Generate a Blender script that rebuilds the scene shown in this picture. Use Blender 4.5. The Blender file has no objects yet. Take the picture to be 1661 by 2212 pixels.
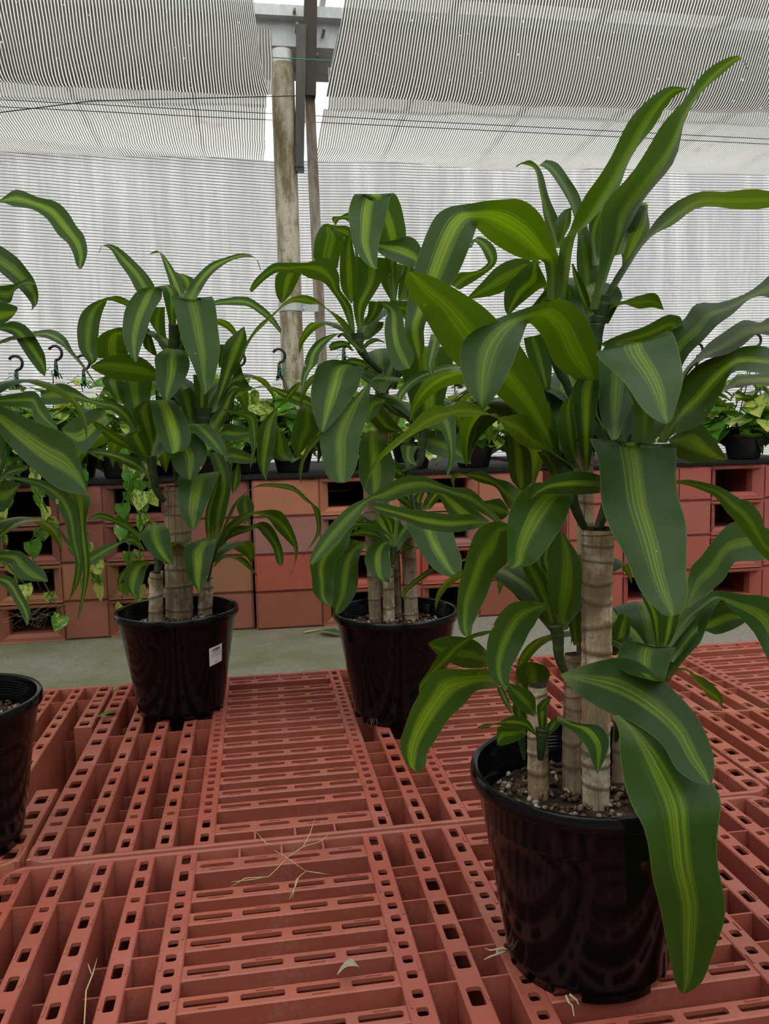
import bpy, bmesh, math, random
from mathutils import Vector, Matrix, noise
R = random.Random(7)
sc = bpy.context.scene
C = sc.collection
# ------------------------------------------------------------ camera
F_PX, PITCH, YAW, ROLL, CAM_H = 1773.0, 0.10795673, 0.15455528, 0.02178875, 0.62
cy_, sy_, cp_, sp_ = math.cos(YAW), math.sin(YAW), math.cos(PITCH), math.sin(PITCH)
_f = Vector((sy_*cp_, cy_*cp_, -sp_)); _r = Vector((cy_, -sy_, 0)); _d = _f.cross(_r)
_r2 = math.cos(ROLL)*_r + math.sin(ROLL)*_d; _d2 = -math.sin(ROLL)*_r + math.cos(ROLL)*_d
CAM = Vector((0, 0, CAM_H))
cd = bpy.data.cameras.new('camera'); cam = bpy.data.objects.new('camera', cd); C.objects.link(cam)
cd.sensor_fit = 'HORIZONTAL'; cd.sensor_width = 36; cd.lens = 36*F_PX/1661; cd.clip_start = .02; cd.clip_end = 200
cam.matrix_world = Matrix(((_r2.x, -_d2.x, -_f.x, 0), (_r2.y, -_d2.y, -_f.y, 0), (_r2.z, -_d2.z, -_f.z, CAM_H), (0, 0, 0, 1)))
sc.camera = cam
# ------------------------------------------------------------ world, exposure
w = bpy.data.worlds.new('world'); sc.world = w; w.use_nodes = True
bg = w.node_tree.nodes['Background']; bg.inputs[0].default_value = (1.0, 0.99, 0.965, 1); bg.inputs[1].default_value = 1.75
sc.view_settings.view_transform = 'Standard'; sc.view_settings.look = 'None'; sc.view_settings.gamma = 1
sc.view_settings.use_curve_mapping = False; sc.view_settings.exposure = 0.2
sc.cycles.max_bounces = 8; sc.cycles.transparent_max_bounces = 12; sc.cycles.diffuse_bounces = 4
sc.cycles.caustics_reflective = False; sc.cycles.caustics_refractive = False

def ray(px, py): return _r2*((px-830.5)/F_PX) + _d2*((py-1106)/F_PX) + _f
def at(px, py, Y):
    d = ray(px, py); return CAM + d*(Y/d.y)
def at_z(px, py, z):
    d = ray(px, py); return CAM + d*((z-CAM_H)/d.z)

# ------------------------------------------------------------ materials
class NT:
    def __init__(s, name):
        s.m = bpy.data.materials.new(name); s.m.use_nodes = True; s.t = s.m.node_tree; s.t.nodes.clear()
        s.out = s.n('ShaderNodeOutputMaterial')
    def n(s, typ, **kw):
        nd = s.t.nodes.new(typ)
        for k, v in kw.items(): setattr(nd, k, v)
        return nd
    def l(s, a, b): s.t.links.new(a, b)
    def coord(s, kind='Object', scale=(1, 1, 1)):
        tc = s.n('ShaderNodeTexCoord'); mp = s.n('ShaderNodeMapping'); mp.inputs['Scale'].default_value = scale
        s.l(tc.outputs[kind], mp.inputs[0]); return mp.outputs[0]
    def noise(s, vec, scale, detail=4, rough=.55):
        nd = s.n('ShaderNodeTexNoise'); nd.inputs['Scale'].default_value = scale; nd.inputs['Detail'].default_value = detail
        nd.inputs['Roughness'].default_value = rough; s.l(vec, nd.inputs['Vector']); return nd.outputs[0]
    def math(s, op, a, b=None, c=None, clamp=False):
        nd = s.n('ShaderNodeMath', operation=op, use_clamp=clamp)
        for i, v in enumerate((a, b, c)):
            if v is None: continue
            if isinstance(v, (int, float)): nd.inputs[i].default_value = v
            else: s.l(v, nd.inputs[i])
        return nd.outputs[0]
    def ramp(s, fac, stops):
        nd = s.n('ShaderNodeValToRGB'); e = nd.color_ramp.elements
        while len(e) < len(stops): e.new(.5)
        for el, (p, c) in zip(e, stops): el.position = p; el.color = (c, c, c, 1) if isinstance(c, (int, float)) else (*c, 1)
        s.l(fac, nd.inputs[0]); return nd.outputs[0]
    def mix(s, fac, a, b, blend='MIX'):
        nd = s.n('ShaderNodeMix', data_type='RGBA', blend_type=blend)
        for i, v in ((0, fac), (6, a), (7, b)):
            if isinstance(v, (int, float)): nd.inputs[i].default_value = v
            elif isinstance(v, tuple): nd.inputs[i].default_value = (*v, 1)
            else: s.l(v, nd.inputs[i])
        return nd.outputs[2]
    def bump(s, h, strength=.3, dist=.01):
        b = s.n('ShaderNodeBump'); b.inputs['Strength'].default_value = strength; b.inputs['Distance'].default_value = dist
        s.l(h, b.inputs['Height']); return b.outputs[0]
    def bsdf(s, col, rough=.5, spec=.5, metal=0, normal=None):
        b = s.n('ShaderNodeBsdfPrincipled')
        for k, v in (('Base Color', col), ('Roughness', rough), ('Specular IOR Level', spec), ('Metallic', metal)):
            if isinstance(v, tuple): b.inputs[k].default_value = (*v, 1)
            elif isinstance(v, (int, float)): b.inputs[k].default_value = v
            else: s.l(v, b.inputs[k])
        if normal is not None: s.l(normal, b.inputs['Normal'])
        return b.outputs[0]
    def mixsh(s, fac, a, b):
        nd = s.n('ShaderNodeMixShader')
        if isinstance(fac, (int, float)): nd.inputs[0].default_value = fac
        else: s.l(fac, nd.inputs[0])
        s.l(a, nd.inputs[1]); s.l(b, nd.inputs[2]); return nd.outputs[0]
    def done(s, sh): s.l(sh, s.out.inputs[0]); return s.m

def mat_plain(name, col, rough=.5, spec=.5, metal=0, var=.15, scale=40):
    t = NT(name); v = t.coord(); nz = t.noise(v, scale)
    c = t.mix(t.math('MULTIPLY', nz, var*2), col, tuple(x*.45 for x in col))
    return t.done(t.bsdf(c, rough, spec, metal))

def mat_pallet():
    t = NT('red_pallet_plastic'); v = t.coord(); oi = t.n('ShaderNodeObjectInfo')
    n1 = t.noise(v, 9, 5); n2 = t.noise(v, 160, 3); n3 = t.noise(v, 3, 3)
    hsv = t.n('ShaderNodeHueSaturation'); t.l(oi.outputs['Color'], hsv.inputs['Color'])
    t.l(t.math('MULTIPLY_ADD', n1, .5, .78), hsv.inputs['Value']); t.l(t.math('MULTIPLY_ADD', n3, .2, .9), hsv.inputs['Saturation'])
    dust = t.ramp(t.math('MULTIPLY_ADD', n2, .35, t.math('MULTIPLY', n1, .8)), [(.62, 0), (.78, .35)])
    c = t.mix(dust, hsv.outputs[0], (.36, .27, .24))
    return t.done(t.bsdf(c, t.math('MULTIPLY_ADD', n1, .25, .30), .5, 0, t.bump(n2, .12, .002)))

def mat_stack():
    t = NT('stacked_pallet_plastic'); v = t.coord(); oi = t.n('ShaderNodeObjectInfo')
    n1 = t.noise(v, 5, 6, .65); n2 = t.noise(v, 120, 3)
    hsv = t.n('ShaderNodeHueSaturation'); t.l(oi.outputs['Color'], hsv.inputs['Color']); t.l(t.math('MULTIPLY_ADD', n1, .5, .75), hsv.inputs['Value'])
    scr = t.ramp(t.noise(t.coord('Object', (60, 60, 9)), 2.2, 6, .7), [(.66, 0), (.72, .5)])
    c = t.mix(scr, hsv.outputs[0], (.42, .26, .21)); spk = t.ramp(n2, [(.68, 0), (.76, .5)]); c = t.mix(spk, c, (.09, .05, .035))
    return t.done(t.bsdf(c, .55, .35, 0, t.bump(n2, .2, .002)))

def mat_leaf(name, dark, band, trans, bandw):
    t = NT(name); tc = t.n('ShaderNodeTexCoord'); sp = t.n('ShaderNodeSeparateXYZ'); t.l(tc.outputs['UV'], sp.inputs[0])
    u, vv = sp.outputs[0], sp.outputs[1]; oi = t.n('ShaderNodeObjectInfo'); rnd = oi.outputs['Random']
    cmb = t.n('ShaderNodeCombineXYZ'); t.l(t.math('MULTIPLY', u, 34), cmb.inputs[0]); t.l(t.math('MULTIPLY', vv, 1.3), cmb.inputs[1]); t.l(t.math('MULTIPLY', rnd, 37), cmb.inputs[2])
    streak = t.noise(cmb.outputs[0], 1.0, 3, .6)
    cmb2 = t.n('ShaderNodeCombineXYZ'); t.l(t.math('MULTIPLY', u, 150), cmb2.inputs[0]); t.l(t.math('MULTIPLY', vv, 2), cmb2.inputs[1]); t.l(t.math('MULTIPLY', rnd, 11), cmb2.inputs[2])
    fine = t.noise(cmb2.outputs[0], 1.0, 2, .5)
    c = t.math('ABSOLUTE', t.math('MULTIPLY_ADD', u, 2, -1))
    off = t.math('MULTIPLY_ADD', streak, .5, -.25)
    wdt = t.math('MULTIPLY_ADD', rnd, .14, bandw-.07)
    edge = t.math('SUBTRACT', wdt, t.math('ADD', c, off))
    bm_ = t.math('MULTIPLY_ADD', edge, 6.0, .5, clamp=True)
    cmb3 = t.n('ShaderNodeCombineXYZ'); t.l(t.math('MULTIPLY', u, 62), cmb3.inputs[0]); t.l(t.math('MULTIPLY', vv, .8), cmb3.inputs[1]); t.l(t.math('MULTIPLY', rnd, 53), cmb3.inputs[2])
    st2 = t.ramp(t.noise(cmb3.outputs[0], 1.0, 2, .5), [(.40, .30), (.56, 1)])
    tip = t.math('SUBTRACT', 1.0, t.math('MULTIPLY', t.math('ABSOLUTE', t.math('SUBTRACT', vv, .5)), .7), clamp=True)
    inten = t.math('MULTIPLY', t.math('MULTIPLY_ADD', t.math('FRACT', t.math('MULTIPLY', rnd, 7.31)), .55, .45), tip)
    fac = t.math('MULTIPLY', t.math('MULTIPLY', bm_, inten), t.math('MULTIPLY', st2, t.math('MULTIPLY_ADD', fine, .6, .7)), clamp=True)
    dk = t.mix(fine, dark, tuple(x*1.5 for x in dark)); dk = t.mix(t.math('FRACT', t.math('MULTIPLY', rnd, 13.7)), dk, tuple(x*y for x, y in zip(dark, (.75, .85, .9))))
    dk = t.mix(t.math('MULTIPLY', t.noise(t.coord('Object'), 18, 3), .5), dk, tuple(x*.6 for x in dark))
    col = t.mix(fac, dk, band)
    rim = t.math('GREATER_THAN', c, .975); col = t.mix(t.math('MULTIPLY', rim, .3), col, (.22, .32, .08))
    mid = t.math('LESS_THAN', c, .018); col = t.mix(t.math('MULTIPLY', mid, .45), col, band)
    base = t.ramp(vv, [(.0, .75), (.16, 0)]); col = t.mix(base, col, (.2, .27, .09))
    ov = t.coord('Object'); spots = t.ramp(t.noise(ov, 55, 2, .4), [(.775, 0), (.79, 1)]); col = t.mix(t.math('MULTIPLY', spots, .8), col, (.5, .38, .2))
    endb = t.ramp(vv, [(.988, 0), (.997, 1)]); col = t.mix(t.math('MULTIPLY', endb, .8), col, (.12, .05, .025))
    nrm = t.bump(fine, .18, .002)
    pr = t.bsdf(col, t.math('MULTIPLY_ADD', t.noise(ov, 30, 3), .2, .26), .25, 0, nrm)
    tr = t.n('ShaderNodeBsdfTranslucent'); tcol = t.mix(fac, tuple(x for x in trans), tuple(min(1, x*2.1) for x in trans)); t.l(tcol, tr.inputs[0])
    return t.done(t.mixsh(.36, pr, tr.outputs[0]))

def mat_ivy():
    t = NT('variegated_ivy_leaf'); v = t.coord(); oi = t.n('ShaderNodeObjectInfo')
    a = t.n('ShaderNodeVectorMath', operation='ADD'); t.l(v, a.inputs[0]); t.l(oi.outputs['Location'], a.inputs[1])
    n = t.noise(a.outputs[0], 3.2, 4, .65); thr = t.math('ADD', n, t.math('MULTIPLY_ADD', oi.outputs['Random'], .3, -.15))
    c = t.mix(t.ramp(thr, [(.5, 0), (.58, 1)]), (.07, .23, .02), (.5, .56, .12))
    pr = t.bsdf(c, .35, .5); tr = t.n('ShaderNodeBsdfTranslucent'); t.l(t.mix(.5, c, (.3, .5, .03)), tr.inputs[0])
    return t.done(t.mixsh(.35, pr, tr.outputs[0]))

def mat_pot():
    t = NT('black_pot_plastic'); v = t.coord(); n = t.noise(v, 420, 2); n2 = t.noise(t.coord('Object', (30, 30, 200)), 1.0, 5, .7)
    sp = t.ramp(n, [(.66, 0), (.74, 1)]); c = t.mix(t.math('MULTIPLY', sp, .35), (.0045, .0042, .005), (.04, .038, .04))
    scr = t.ramp(n2, [(.68, 0), (.76, .35)]); c = t.mix(scr, c, (.035, .032, .033))
    return t.done(t.bsdf(c, t.math('MULTIPLY_ADD', n2, .12, .08), .24, 0, t.bump(n, .02, .001)))

def mat_bark(name, c1, c2, c3, stretch):
    t = NT(name); v = t.coord('Object', stretch); n = t.noise(v, 30, 6, .7); n2 = t.noise(t.coord(), 26, 6, .7); n3 = t.noise(t.coord('Object', (170, 170, 9)), 1.0, 3); n4 = t.noise(t.coord(), 9, 4, .6)
    at_ = t.n('ShaderNodeAttribute', attribute_name='ring'); rg = at_.outputs['Fac']
    c = t.mix(t.ramp(n, [(.38, 0), (.56, 1)]), c1, c2); c = t.mix(t.ramp(n2, [(.5, 0), (.62, .9)]), c, c3)
    c = t.mix(t.ramp(n4, [(.5, 0), (.66, .75)]), c, tuple(x*.5 for x in c2)); c = t.mix(t.ramp(n3, [(.58, 0), (.68, .7)]), c, tuple(x*.25 for x in c1))
    c = t.mix(t.math('MULTIPLY', rg, .8, clamp=True), c, tuple(x*.35 for x in c2))
    return t.done(t.bsdf(c, .75, .25, 0, t.bump(t.math('ADD', n, n3), .6, .005)))

def mat_cloth(name, kind, open_=.36, see=.04):
    t = NT(name); tc = t.n('ShaderNodeTexCoord'); sp = t.n('ShaderNodeSeparateXYZ'); t.l(tc.outputs['UV'], sp.inputs[0])
    u, v = sp.outputs[0], sp.outputs[1]; obj = t.coord()
    big = t.noise(obj, 1.3, 3); warp = t.math('MULTIPLY', t.noise(obj, 7, 2), .004)
    if kind == 'roof':
        fr = t.math('FRACT', t.math('DIVIDE', t.math('ADD', u, warp), .0128))
        tri = t.math('ABSOLUTE', t.math('MULTIPLY_ADD', fr, 2, -1))
        gap = t.math('LESS_THAN', tri, t.math('MULTIPLY_ADD', big, .10, open_))
        mend = t.math('GREATER_THAN', t.noise(obj, 60, 2, .5), .735); gap = t.math('MAXIMUM', gap, mend)
        stain = t.ramp(t.noise(obj, 3.2, 6, .7), [(.60, 0), (.74, .6)])
        pale = t.mix(stain, (.95, .95, .93), (.45, .4, .3)); d1 = t.n('ShaderNodeBsdfTranslucent'); t.l(pale, d1.inputs[0]); d2 = t.n('ShaderNodeBsdfDiffuse'); t.l(pale, d2.inputs[0])
        white = t.mixsh(.3, d1.outputs[0], d2.outputs[0])
        dk = t.n('ShaderNodeBsdfDiffuse'); dk.inputs[0].default_value = (.17, .165, .155, 1); tp = t.n('ShaderNodeBsdfTransparent')
        return t.done(t.mixsh(gap, t.mixsh(see, dk.outputs[0], tp.outputs[0]), white))
    if kind == 'net':  # net of the added walls, kept dark to cut side light
        n = t.noise(obj, 5, 5); col = t.mix(n, (.03, .055, .035), (.06, .09, .06))
        d = t.n('ShaderNodeBsdfDiffuse'); t.l(col, d.inputs[0]); tp = t.n('ShaderNodeBsdfTransparent')
        return t.done(t.mixsh(.06, d.outputs[0], tp.outputs[0]))
    # wall screen: pale woven strips with thin grey open lines
    fr = t.math('FRACT', t.math('DIVIDE', t.math('ADD', v, warp), .0165))
    line = t.math('LESS_THAN', fr, t.math('MULTIPLY_ADD', big, .16, .16))
    painted_sheen = t.ramp(t.noise(t.coord('Object', (7, 1, .7)), 1.0, 5, .7), [(.42, 0), (.7, 1)])  # bright vertical sheen patches painted into the strip colour
    fine = t.noise(t.coord('Object', (420, 1, 60)), 1.0, 2, .6)
    pale = t.mix(painted_sheen, (.62, .62, .64), (.92, .92, .94)); pale = t.mix(t.math('MULTIPLY', t.math('GREATER_THAN', fine, .58), .35), pale, (.5, .5, .51))
    crease = t.ramp(t.noise(t.coord('Object', (2.2, 1, 5.0)), 2.2, 2, .3), [(.492, 0), (.5, .5), (.508, 0)])
    col = t.mix(line, pale, (.14, .14, .145)); col = t.mix(t.math('MULTIPLY', crease, .55), col, (.3, .3, .3))
    d = t.n('ShaderNodeBsdfDiffuse'); t.l(col, d.inputs[0]); tr = t.n('ShaderNodeBsdfTranslucent'); t.l(col, tr.inputs[0])
    return t.done(t.mixsh(.62, d.outputs[0], tr.outputs[0]))

def mat_concrete():
    t = NT('mossy_concrete'); v = t.coord(); n = t.noise(v, 3.5, 7, .65); n2 = t.noise(v, 90, 4, .7); n3 = t.noise(v, 1.1, 3)
    g = t.mix(n2, (.19, .182, .155), (.33, .315, .275)); sp = t.n('ShaderNodeSeparateXYZ'); t.l(v, sp.inputs[0])
    left = t.math('MULTIPLY_ADD', sp.outputs[0], -.9, .95, clamp=True)
    moss = t.math('MULTIPLY', t.ramp(t.math('ADD', n, t.math('MULTIPLY', n3, .3)), [(.46, .15), (.78, 1)]), left)
    c = t.mix(t.math('MULTIPLY', moss, .85), g, (.125, .14, .05)); c = t.mix(t.ramp(n2, [(.3, .7), (.42, 0)]), c, (.07, .065, .05))
    return t.done(t.bsdf(c, .85, .2, 0, t.bump(n2, .5, .006)))

def mat_post():
    t = NT('mouldy_painted_pipe'); v = t.coord(); n = t.noise(t.coord('Object', (7, 7, 1.7)), 2.0, 7, .7); n2 = t.noise(v, 60, 4, .7); n3 = t.noise(t.coord('Object', (14, 14, 5)), 2.0, 5, .6)
    c = t.mix(t.ramp(n, [(.44, 0), (.6, 1)]), (.62, .56, .44), (.23, .19, .10)); c = t.mix(t.ramp(n3, [(.56, 0), (.68, .8)]), c, (.20, .17, .07)); c = t.mix(t.ramp(n2, [(.58, 0), (.68, .7)]), c, (.12, .10, .06))
    return t.done(t.bsdf(c, .6, .3))

def mat_rusty(name, a, b):
    t = NT(name); n = t.noise(t.coord('Object', (12, 12, 3)), 2.0, 6, .7); n2 = t.noise(t.coord(), 130, 3, .7)
    c = t.mix(t.ramp(n, [(.42, 0), (.6, 1)]), a, b); c = t.mix(t.math('MULTIPLY', n2, .4), c, tuple(x*.4 for x in a))
    return t.done(t.bsdf(c, .55, .4, .25))

def mat_soil():
    t = NT('potting_soil'); v = t.coord(); n = t.noise(v, 70, 5, .7)
    c = t.mix(t.ramp(n, [(.35, 0), (.7, 1)]), (.018, .011, .008), (.11, .07, .045))
    return t.done(t.bsdf(c, .9, .2, 0, t.bump(n, .8, .01)))
def mat_pebble():
    t = NT('pebbles_and_bark'); oi = t.n('ShaderNodeTexCoord'); vo = t.n('ShaderNodeTexVoronoi'); vo.inputs['Scale'].default_value = 90; t.l(oi.outputs['Object'], vo.inputs[0])
    sp = t.n('ShaderNodeSeparateColor'); t.l(vo.outputs['Color'], sp.inputs[0])
    c = t.ramp(sp.outputs[0], [(0, (.03, .018, .012)), (.5, (.10, .06, .04)), (.7, (.2, .15, .11)), (1, (.5, .46, .4))])
    return t.done(t.bsdf(c, .8, .25))
def mat_tag():
    t = NT('plant_tag_print'); tc = t.n('ShaderNodeTexCoord'); sp = t.n('ShaderNodeSeparateXYZ'); t.l(tc.outputs['UV'], sp.inputs[0])
    n = t.noise(tc.outputs['UV'], 9, 4); pic = t.ramp(n, [(.35, (.02, .08, .015)), (.5, (.12, .3, .03)), (.62, (.6, .62, .12))])
    isw = t.math('GREATER_THAN', sp.outputs[1], .62); blue = t.math('LESS_THAN', t.math('ADD', sp.outputs[1], t.math('MULTIPLY', sp.outputs[0], .12)), .16)
    c = t.mix(blue, pic, (.07, .06, .25)); c = t.mix(isw, c, (.86, .86, .84))
    return t.done(t.bsdf(c, .4, .5))

M = dict(pallet=mat_pallet(), stack=mat_stack(), pot=mat_pot(), soil=mat_soil(), pebble=mat_pebble(), ivy=mat_ivy(), concrete=mat_concrete(), post=mat_post(), tag=mat_tag(),
    leaf=mat_leaf('striped_corn_plant_leaf', (.025, .073, .0088), (.27, .41, .018), (.115, .205, .003), .27),
    roofcloth=mat_cloth('striped_roof_shade_cloth', 'roof', .34, .07), flatcloth=mat_cloth('striped_flat_shade_cloth', 'roof', .52, .09), wallcloth=mat_cloth('woven_wall_shade_cloth', 'wall'), net=mat_cloth('added_dark_green_net', 'net'),
    cane=mat_bark('tan_ringed_cane', (.60, .47, .32), (.32, .22, .13), (.74, .64, .5), (1, 1, .35)),
    cane2=mat_bark('grey_brown_fluted_cane', (.29, .215, .135), (.42, .32, .21), (.16, .115, .07), (3, 3, .25)),
    sheath=mat_plain('leaf_sheath', (.05, .095, .025), .5, .3, 0, .9, 60), cut=mat_plain('cut_cane_end', (.10, .075, .055), .9, .1, 0, .8, 90), stem=mat_plain('green_stem', (.06, .115, .03), .45, .4, 0, .4, 25),
    black=mat_plain('black_plastic', (.012, .012, .013), .35), mat=mat_plain('black_weed_mat', (.018, .018, .019), .7, .3, 0, .6, 60),
    white=mat_plain('white_label', (.82, .82, .82), .5, .4, 0, .02), ink=mat_plain('label_ink', (.03, .03, .03), .6),
    dark=mat_rusty('dark_steel', (.09, .09, .085), (.13, .115, .10)), rust=mat_rusty('rusty_channel', (.40, .38, .34), (.24, .155, .09)), darkrust=mat_rusty('dark_rusty_channel', (.05, .047, .043), (.075, .05, .036)),
    galv=mat_rusty('galvanised_steel', (.74, .77, .77), (.6, .63, .63)), wire=mat_plain('dark_wire', (.05, .05, .05), .5), green=mat_plain('green_twine', (.02, .32, .16), .5),
    straw=mat_plain('dry_straw', (.55, .43, .22), .8, .2), root=mat_plain('pale_root', (.5, .42, .26), .8, .2), root2=mat_plain('brown_root', (.17, .11, .05), .8, .2), dryleaf=mat_plain('dry_leaf', (.42, .36, .26), .8, .2, 0, .5),
    roofsheet=mat_plain('roof_purlin', (.55, .53, .5), .6))

# ------------------------------------------------------------ mesh helpers
def link(o):
    C.objects.link(o); return o
def ob(name, me, mat=None, parent=None, loc=None, color=None):
    if mat is not None and not me.materials: me.materials.append(M[mat] if isinstance(mat, str) else mat)
    o = bpy.data.objects.new(name, me); link(o)
    if parent is not None: o.parent = parent
    if loc is not None: o.location = loc
    if color: o.color = (*color, 1)
    return o
def empty(name, loc=(0, 0, 0), label=None, cat=None, group=None):
    o = bpy.data.objects.new(name, None); link(o); o.location = loc; o.empty_display_size = .05
    if label: tag(o, label, cat, group)
    return o
def tag(o, label, cat, group=None):
    o['label'] = label; o['category'] = cat
    if group: o['group'] = group
    return o
def struct(o): o['kind'] = 'structure'; return o
def mesh(name, verts, faces, smooth=False):
    me = bpy.data.meshes.new(name); me.from_pydata([tuple(v) for v in verts], [], faces); me.update()
    if smooth: me.polygons.foreach_set('use_smooth', [True]*len(me.polygons))
    return me
class MB:
    def __init__(s): s.v = []; s.f = []
    def box(s, x0, x1, y0, y1, z0, z1):
        b = len(s.v); s.v += [(x, y, z) for z in (z0, z1) for y in (y0, y1) for x in (x0, x1)]
        s.f += [tuple(b+i for i in q) for q in ((0, 2, 3, 1), (4, 5, 7, 6), (0, 1, 5, 4), (2, 6, 7, 3), (0, 4, 6, 2), (1, 3, 7, 5))]
        return s
    def quad(s, *p):
        b = len(s.v); s.v += [tuple(q) for q in p]; s.f.append(tuple(range(b, b+len(p)))); return s
    def tube(s, pts, rad, n=8, cap=True):
        pts = [Vector(p) for p in pts]; rad = rad if isinstance(rad, (list, tuple)) else [rad]*len(pts); b = len(s.v); N = len(pts); up = Vector((.31, .2, .93))
        for i, p in enumerate(pts):
            t = (pts[min(i+1, N-1)]-pts[max(i-1, 0)]).normalized(); a = t.cross(up)
            if a.length < .1: a = t.cross(Vector((1, 0, 0)))
            a.normalize(); c = t.cross(a)
            s.v += [tuple(p+(a*math.cos(k*2*math.pi/n)+c*math.sin(k*2*math.pi/n))*rad[i]) for k in range(n)]
        for i in range(N-1):
            for k in range(n):
                k2 = (k+1) % n; s.f.append((b+i*n+k, b+i*n+k2, b+(i+1)*n+k2, b+(i+1)*n+k))
        if cap: s.f.append(tuple(b+k for k in range(n))[::-1]); s.f.append(tuple(b+(N-1)*n+k for k in range(n)))
        return s
    def lathe(s, prof, n=48):
        b = len(s.v); N = len(prof)
        for r, z in prof: s.v += [(r*math.cos(k*2*math.pi/n), r*math.sin(k*2*math.pi/n), z) for k in range(n)]
        for i in range(N-1):
            for k in range(n):
                k2 = (k+1) % n; s.f.append((b+i*n+k, b+i*n+k2, b+(i+1)*n+k2, b+(i+1)*n+k))
        return s
    def me(s, name, smooth=False): return mesh(name, s.v, s.f, smooth)

def smooth_by_angle(me, ang=.7):
    bm = bmesh.new(); bm.from_mesh(me)
    for f in bm.faces: f.smooth = True
    for e in bm.edges:
        if len(e.link_faces) == 2 and e.calc_face_angle(0) > ang: e.smooth = False
    bm.to_mesh(me); bm.free()

# slotted bar along local axis 's' (ax 0: x, 1: y), top at z=0, inverted channel with real slots
def slotted(name, s0, s1, wid, holes, web, ax=0, th=.005, tabs=(), fins=(), ch=.0016):
    mb = MB(); hw = wid/2
    def P(s, c, z): return (s, c, z) if ax == 0 else (-c, s, z)
    def face(*p): mb.quad(*[P(*q) for q in p])
    holes = sorted(holes); cuts = [s0+ch] + [((a[0]+a[1]/2)+(b[0]-b[1]/2))/2 for a, b in zip(holes, holes[1:])] + [s1-ch]
    iw = hw-ch
    for (hc, hl, hwid, r), a, b in zip(holes, cuts, cuts[1:]):
        x0, x1, y0, y1 = hc-hl/2, hc+hl/2, -hwid/2, hwid/2
        O = [(a, -iw), (b, -iw), (b, iw), (a, iw)]
        def arc(cx, cy, a0): return [(cx+r*math.cos(a0+k*math.pi/4), cy+r*math.sin(a0+k*math.pi/4)) for k in range(3)]
        I = [arc(x0+r, y0+r, math.pi), arc(x1-r, y0+r, 1.5*math.pi), arc(x1-r, y1-r, 0), arc(x0+r, y1-r, .5*math.pi)]
        for k in range(4):
            k2 = (k+1) % 4
            face((*O[k], 0), (*O[k2], 0), (*I[k2][0], 0), (*I[k][2], 0))
            face((*O[k], 0), (*I[k][1], 0), (*I[k][0], 0)); face((*O[k], 0), (*I[k][2], 0), (*I[k][1], 0))
        ring = [p for q in I for p in q]
        for p, q in zip(ring, ring[1:]+ring[:1]): face((*p, 0), (*q, 0), (*q, -th), (*p, -th))
    if not holes: face((s0+ch, -iw, 0), (s1-ch, -iw, 0), (s1-ch, iw, 0), (s0+ch, iw, 0))
    o = [(s0, -hw), (s1, -hw), (s1, hw), (s0, hw)]; i_ = [(s0+ch, -iw), (s1-ch, -iw), (s1-ch, iw), (s0+ch, iw)]
    for k in range(4):
        k2 = (k+1) % 4
        face((*i_[k], 0), (*o[k], -ch), (*o[k2], -ch), (*i_[k2], 0)); face((*o[k], -ch), (*o[k], -web), (*o[k2], -web), (*o[k2], -ch))
    for tc, c0, tl in tabs:
        q = [(tc-tl/2, c0-.0012), (tc+tl/2, c0-.0012), (tc+tl/2, c0+.0012), (tc-tl/2, c0+.0012)]
        face(*[(*p, .0012) for p in q])
        for k in range(4): face((*q[k], 0), (*q[(k+1) % 4], 0), (*q[(k+1) % 4], .0012), (*q[k], .0012))
    for fc, c0, c1, z0, z1 in fins:
        for e in (-.0007, .0007): face((fc+e, c0, z0), (fc+e, c1, z0), (fc+e, c1, z1), (fc+e, c0, z1))
        face((fc-.0007, c0, z1), (fc+.0007, c0, z1), (fc+.0007, c1, z1), (fc-.0007, c1, z1))
    return mb.me(name)

# ------------------------------------------------------------ ground
GZ = -.141
gm = MB(); N = 24
for i in range(N+1):
    for j in range(N+1): gm.v.append((-9+18*i/N, -6+16*j/N, GZ))
gm.f = [(i*(N+1)+j, (i+1)*(N+1)+j, (i+1)*(N+1)+j+1, i*(N+1)+j+1) for i in range(N) for j in range(N)]
fl = ob('floor', gm.me('floor'), 'concrete'); struct(fl)

# ------------------------------------------------------------ floor pallets
HW, HD = .590, .419
XC = (0.0, .0615, .3347, .3935, .4512, .5084)      # centre rib, rails, ribs ; edge rail at .5706
YB = (.369, .2954, .2440, .1910, .1385, .0855, .0290)
YX = (.315, .289, .2325, .1787, .125, .07)
ribholes = [(y*s, .026 if abs(y) != .301 else .011, .012, .0025) for y in (.386, .343, .301, .262, .2075, .156, .102, .0405) for s in (1, -1)]
railholes = [(y*s, .0255 if y > .33 else .0135, .0125, .003) for y in (.392, .348, .304, .277, .250, .223, .196, .169, .142, .115, .088, .056, .028) for s in (1, -1)] + [(0, .0135, .0125, .003)]
edgeholes = [(y*s, .0275 if abs(y) != .301 else .012, .0195, .003) for y in (.386, .343, .301, .262, .2075, .156, .102, .0405) for s in (1, -1)]
cenholes = [(y*s, .030 if y != .301 else .011, .017 if y < .29 else .012, .003) for y in (.386, .343, .301, .262, .2075, .156, .102, .0405) for s in (1, -1)]
def alt(hs, off, L): return [(h[0], off if i % 2 else -off, L) for i, h in enumerate(sorted(hs)) if h[1] > .02]
WEB = .1385
slx = (-.1048, -.0352, .0268+.008, .1048)
slotx = (-.0917, -.0305, .0305, .0917)
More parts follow.
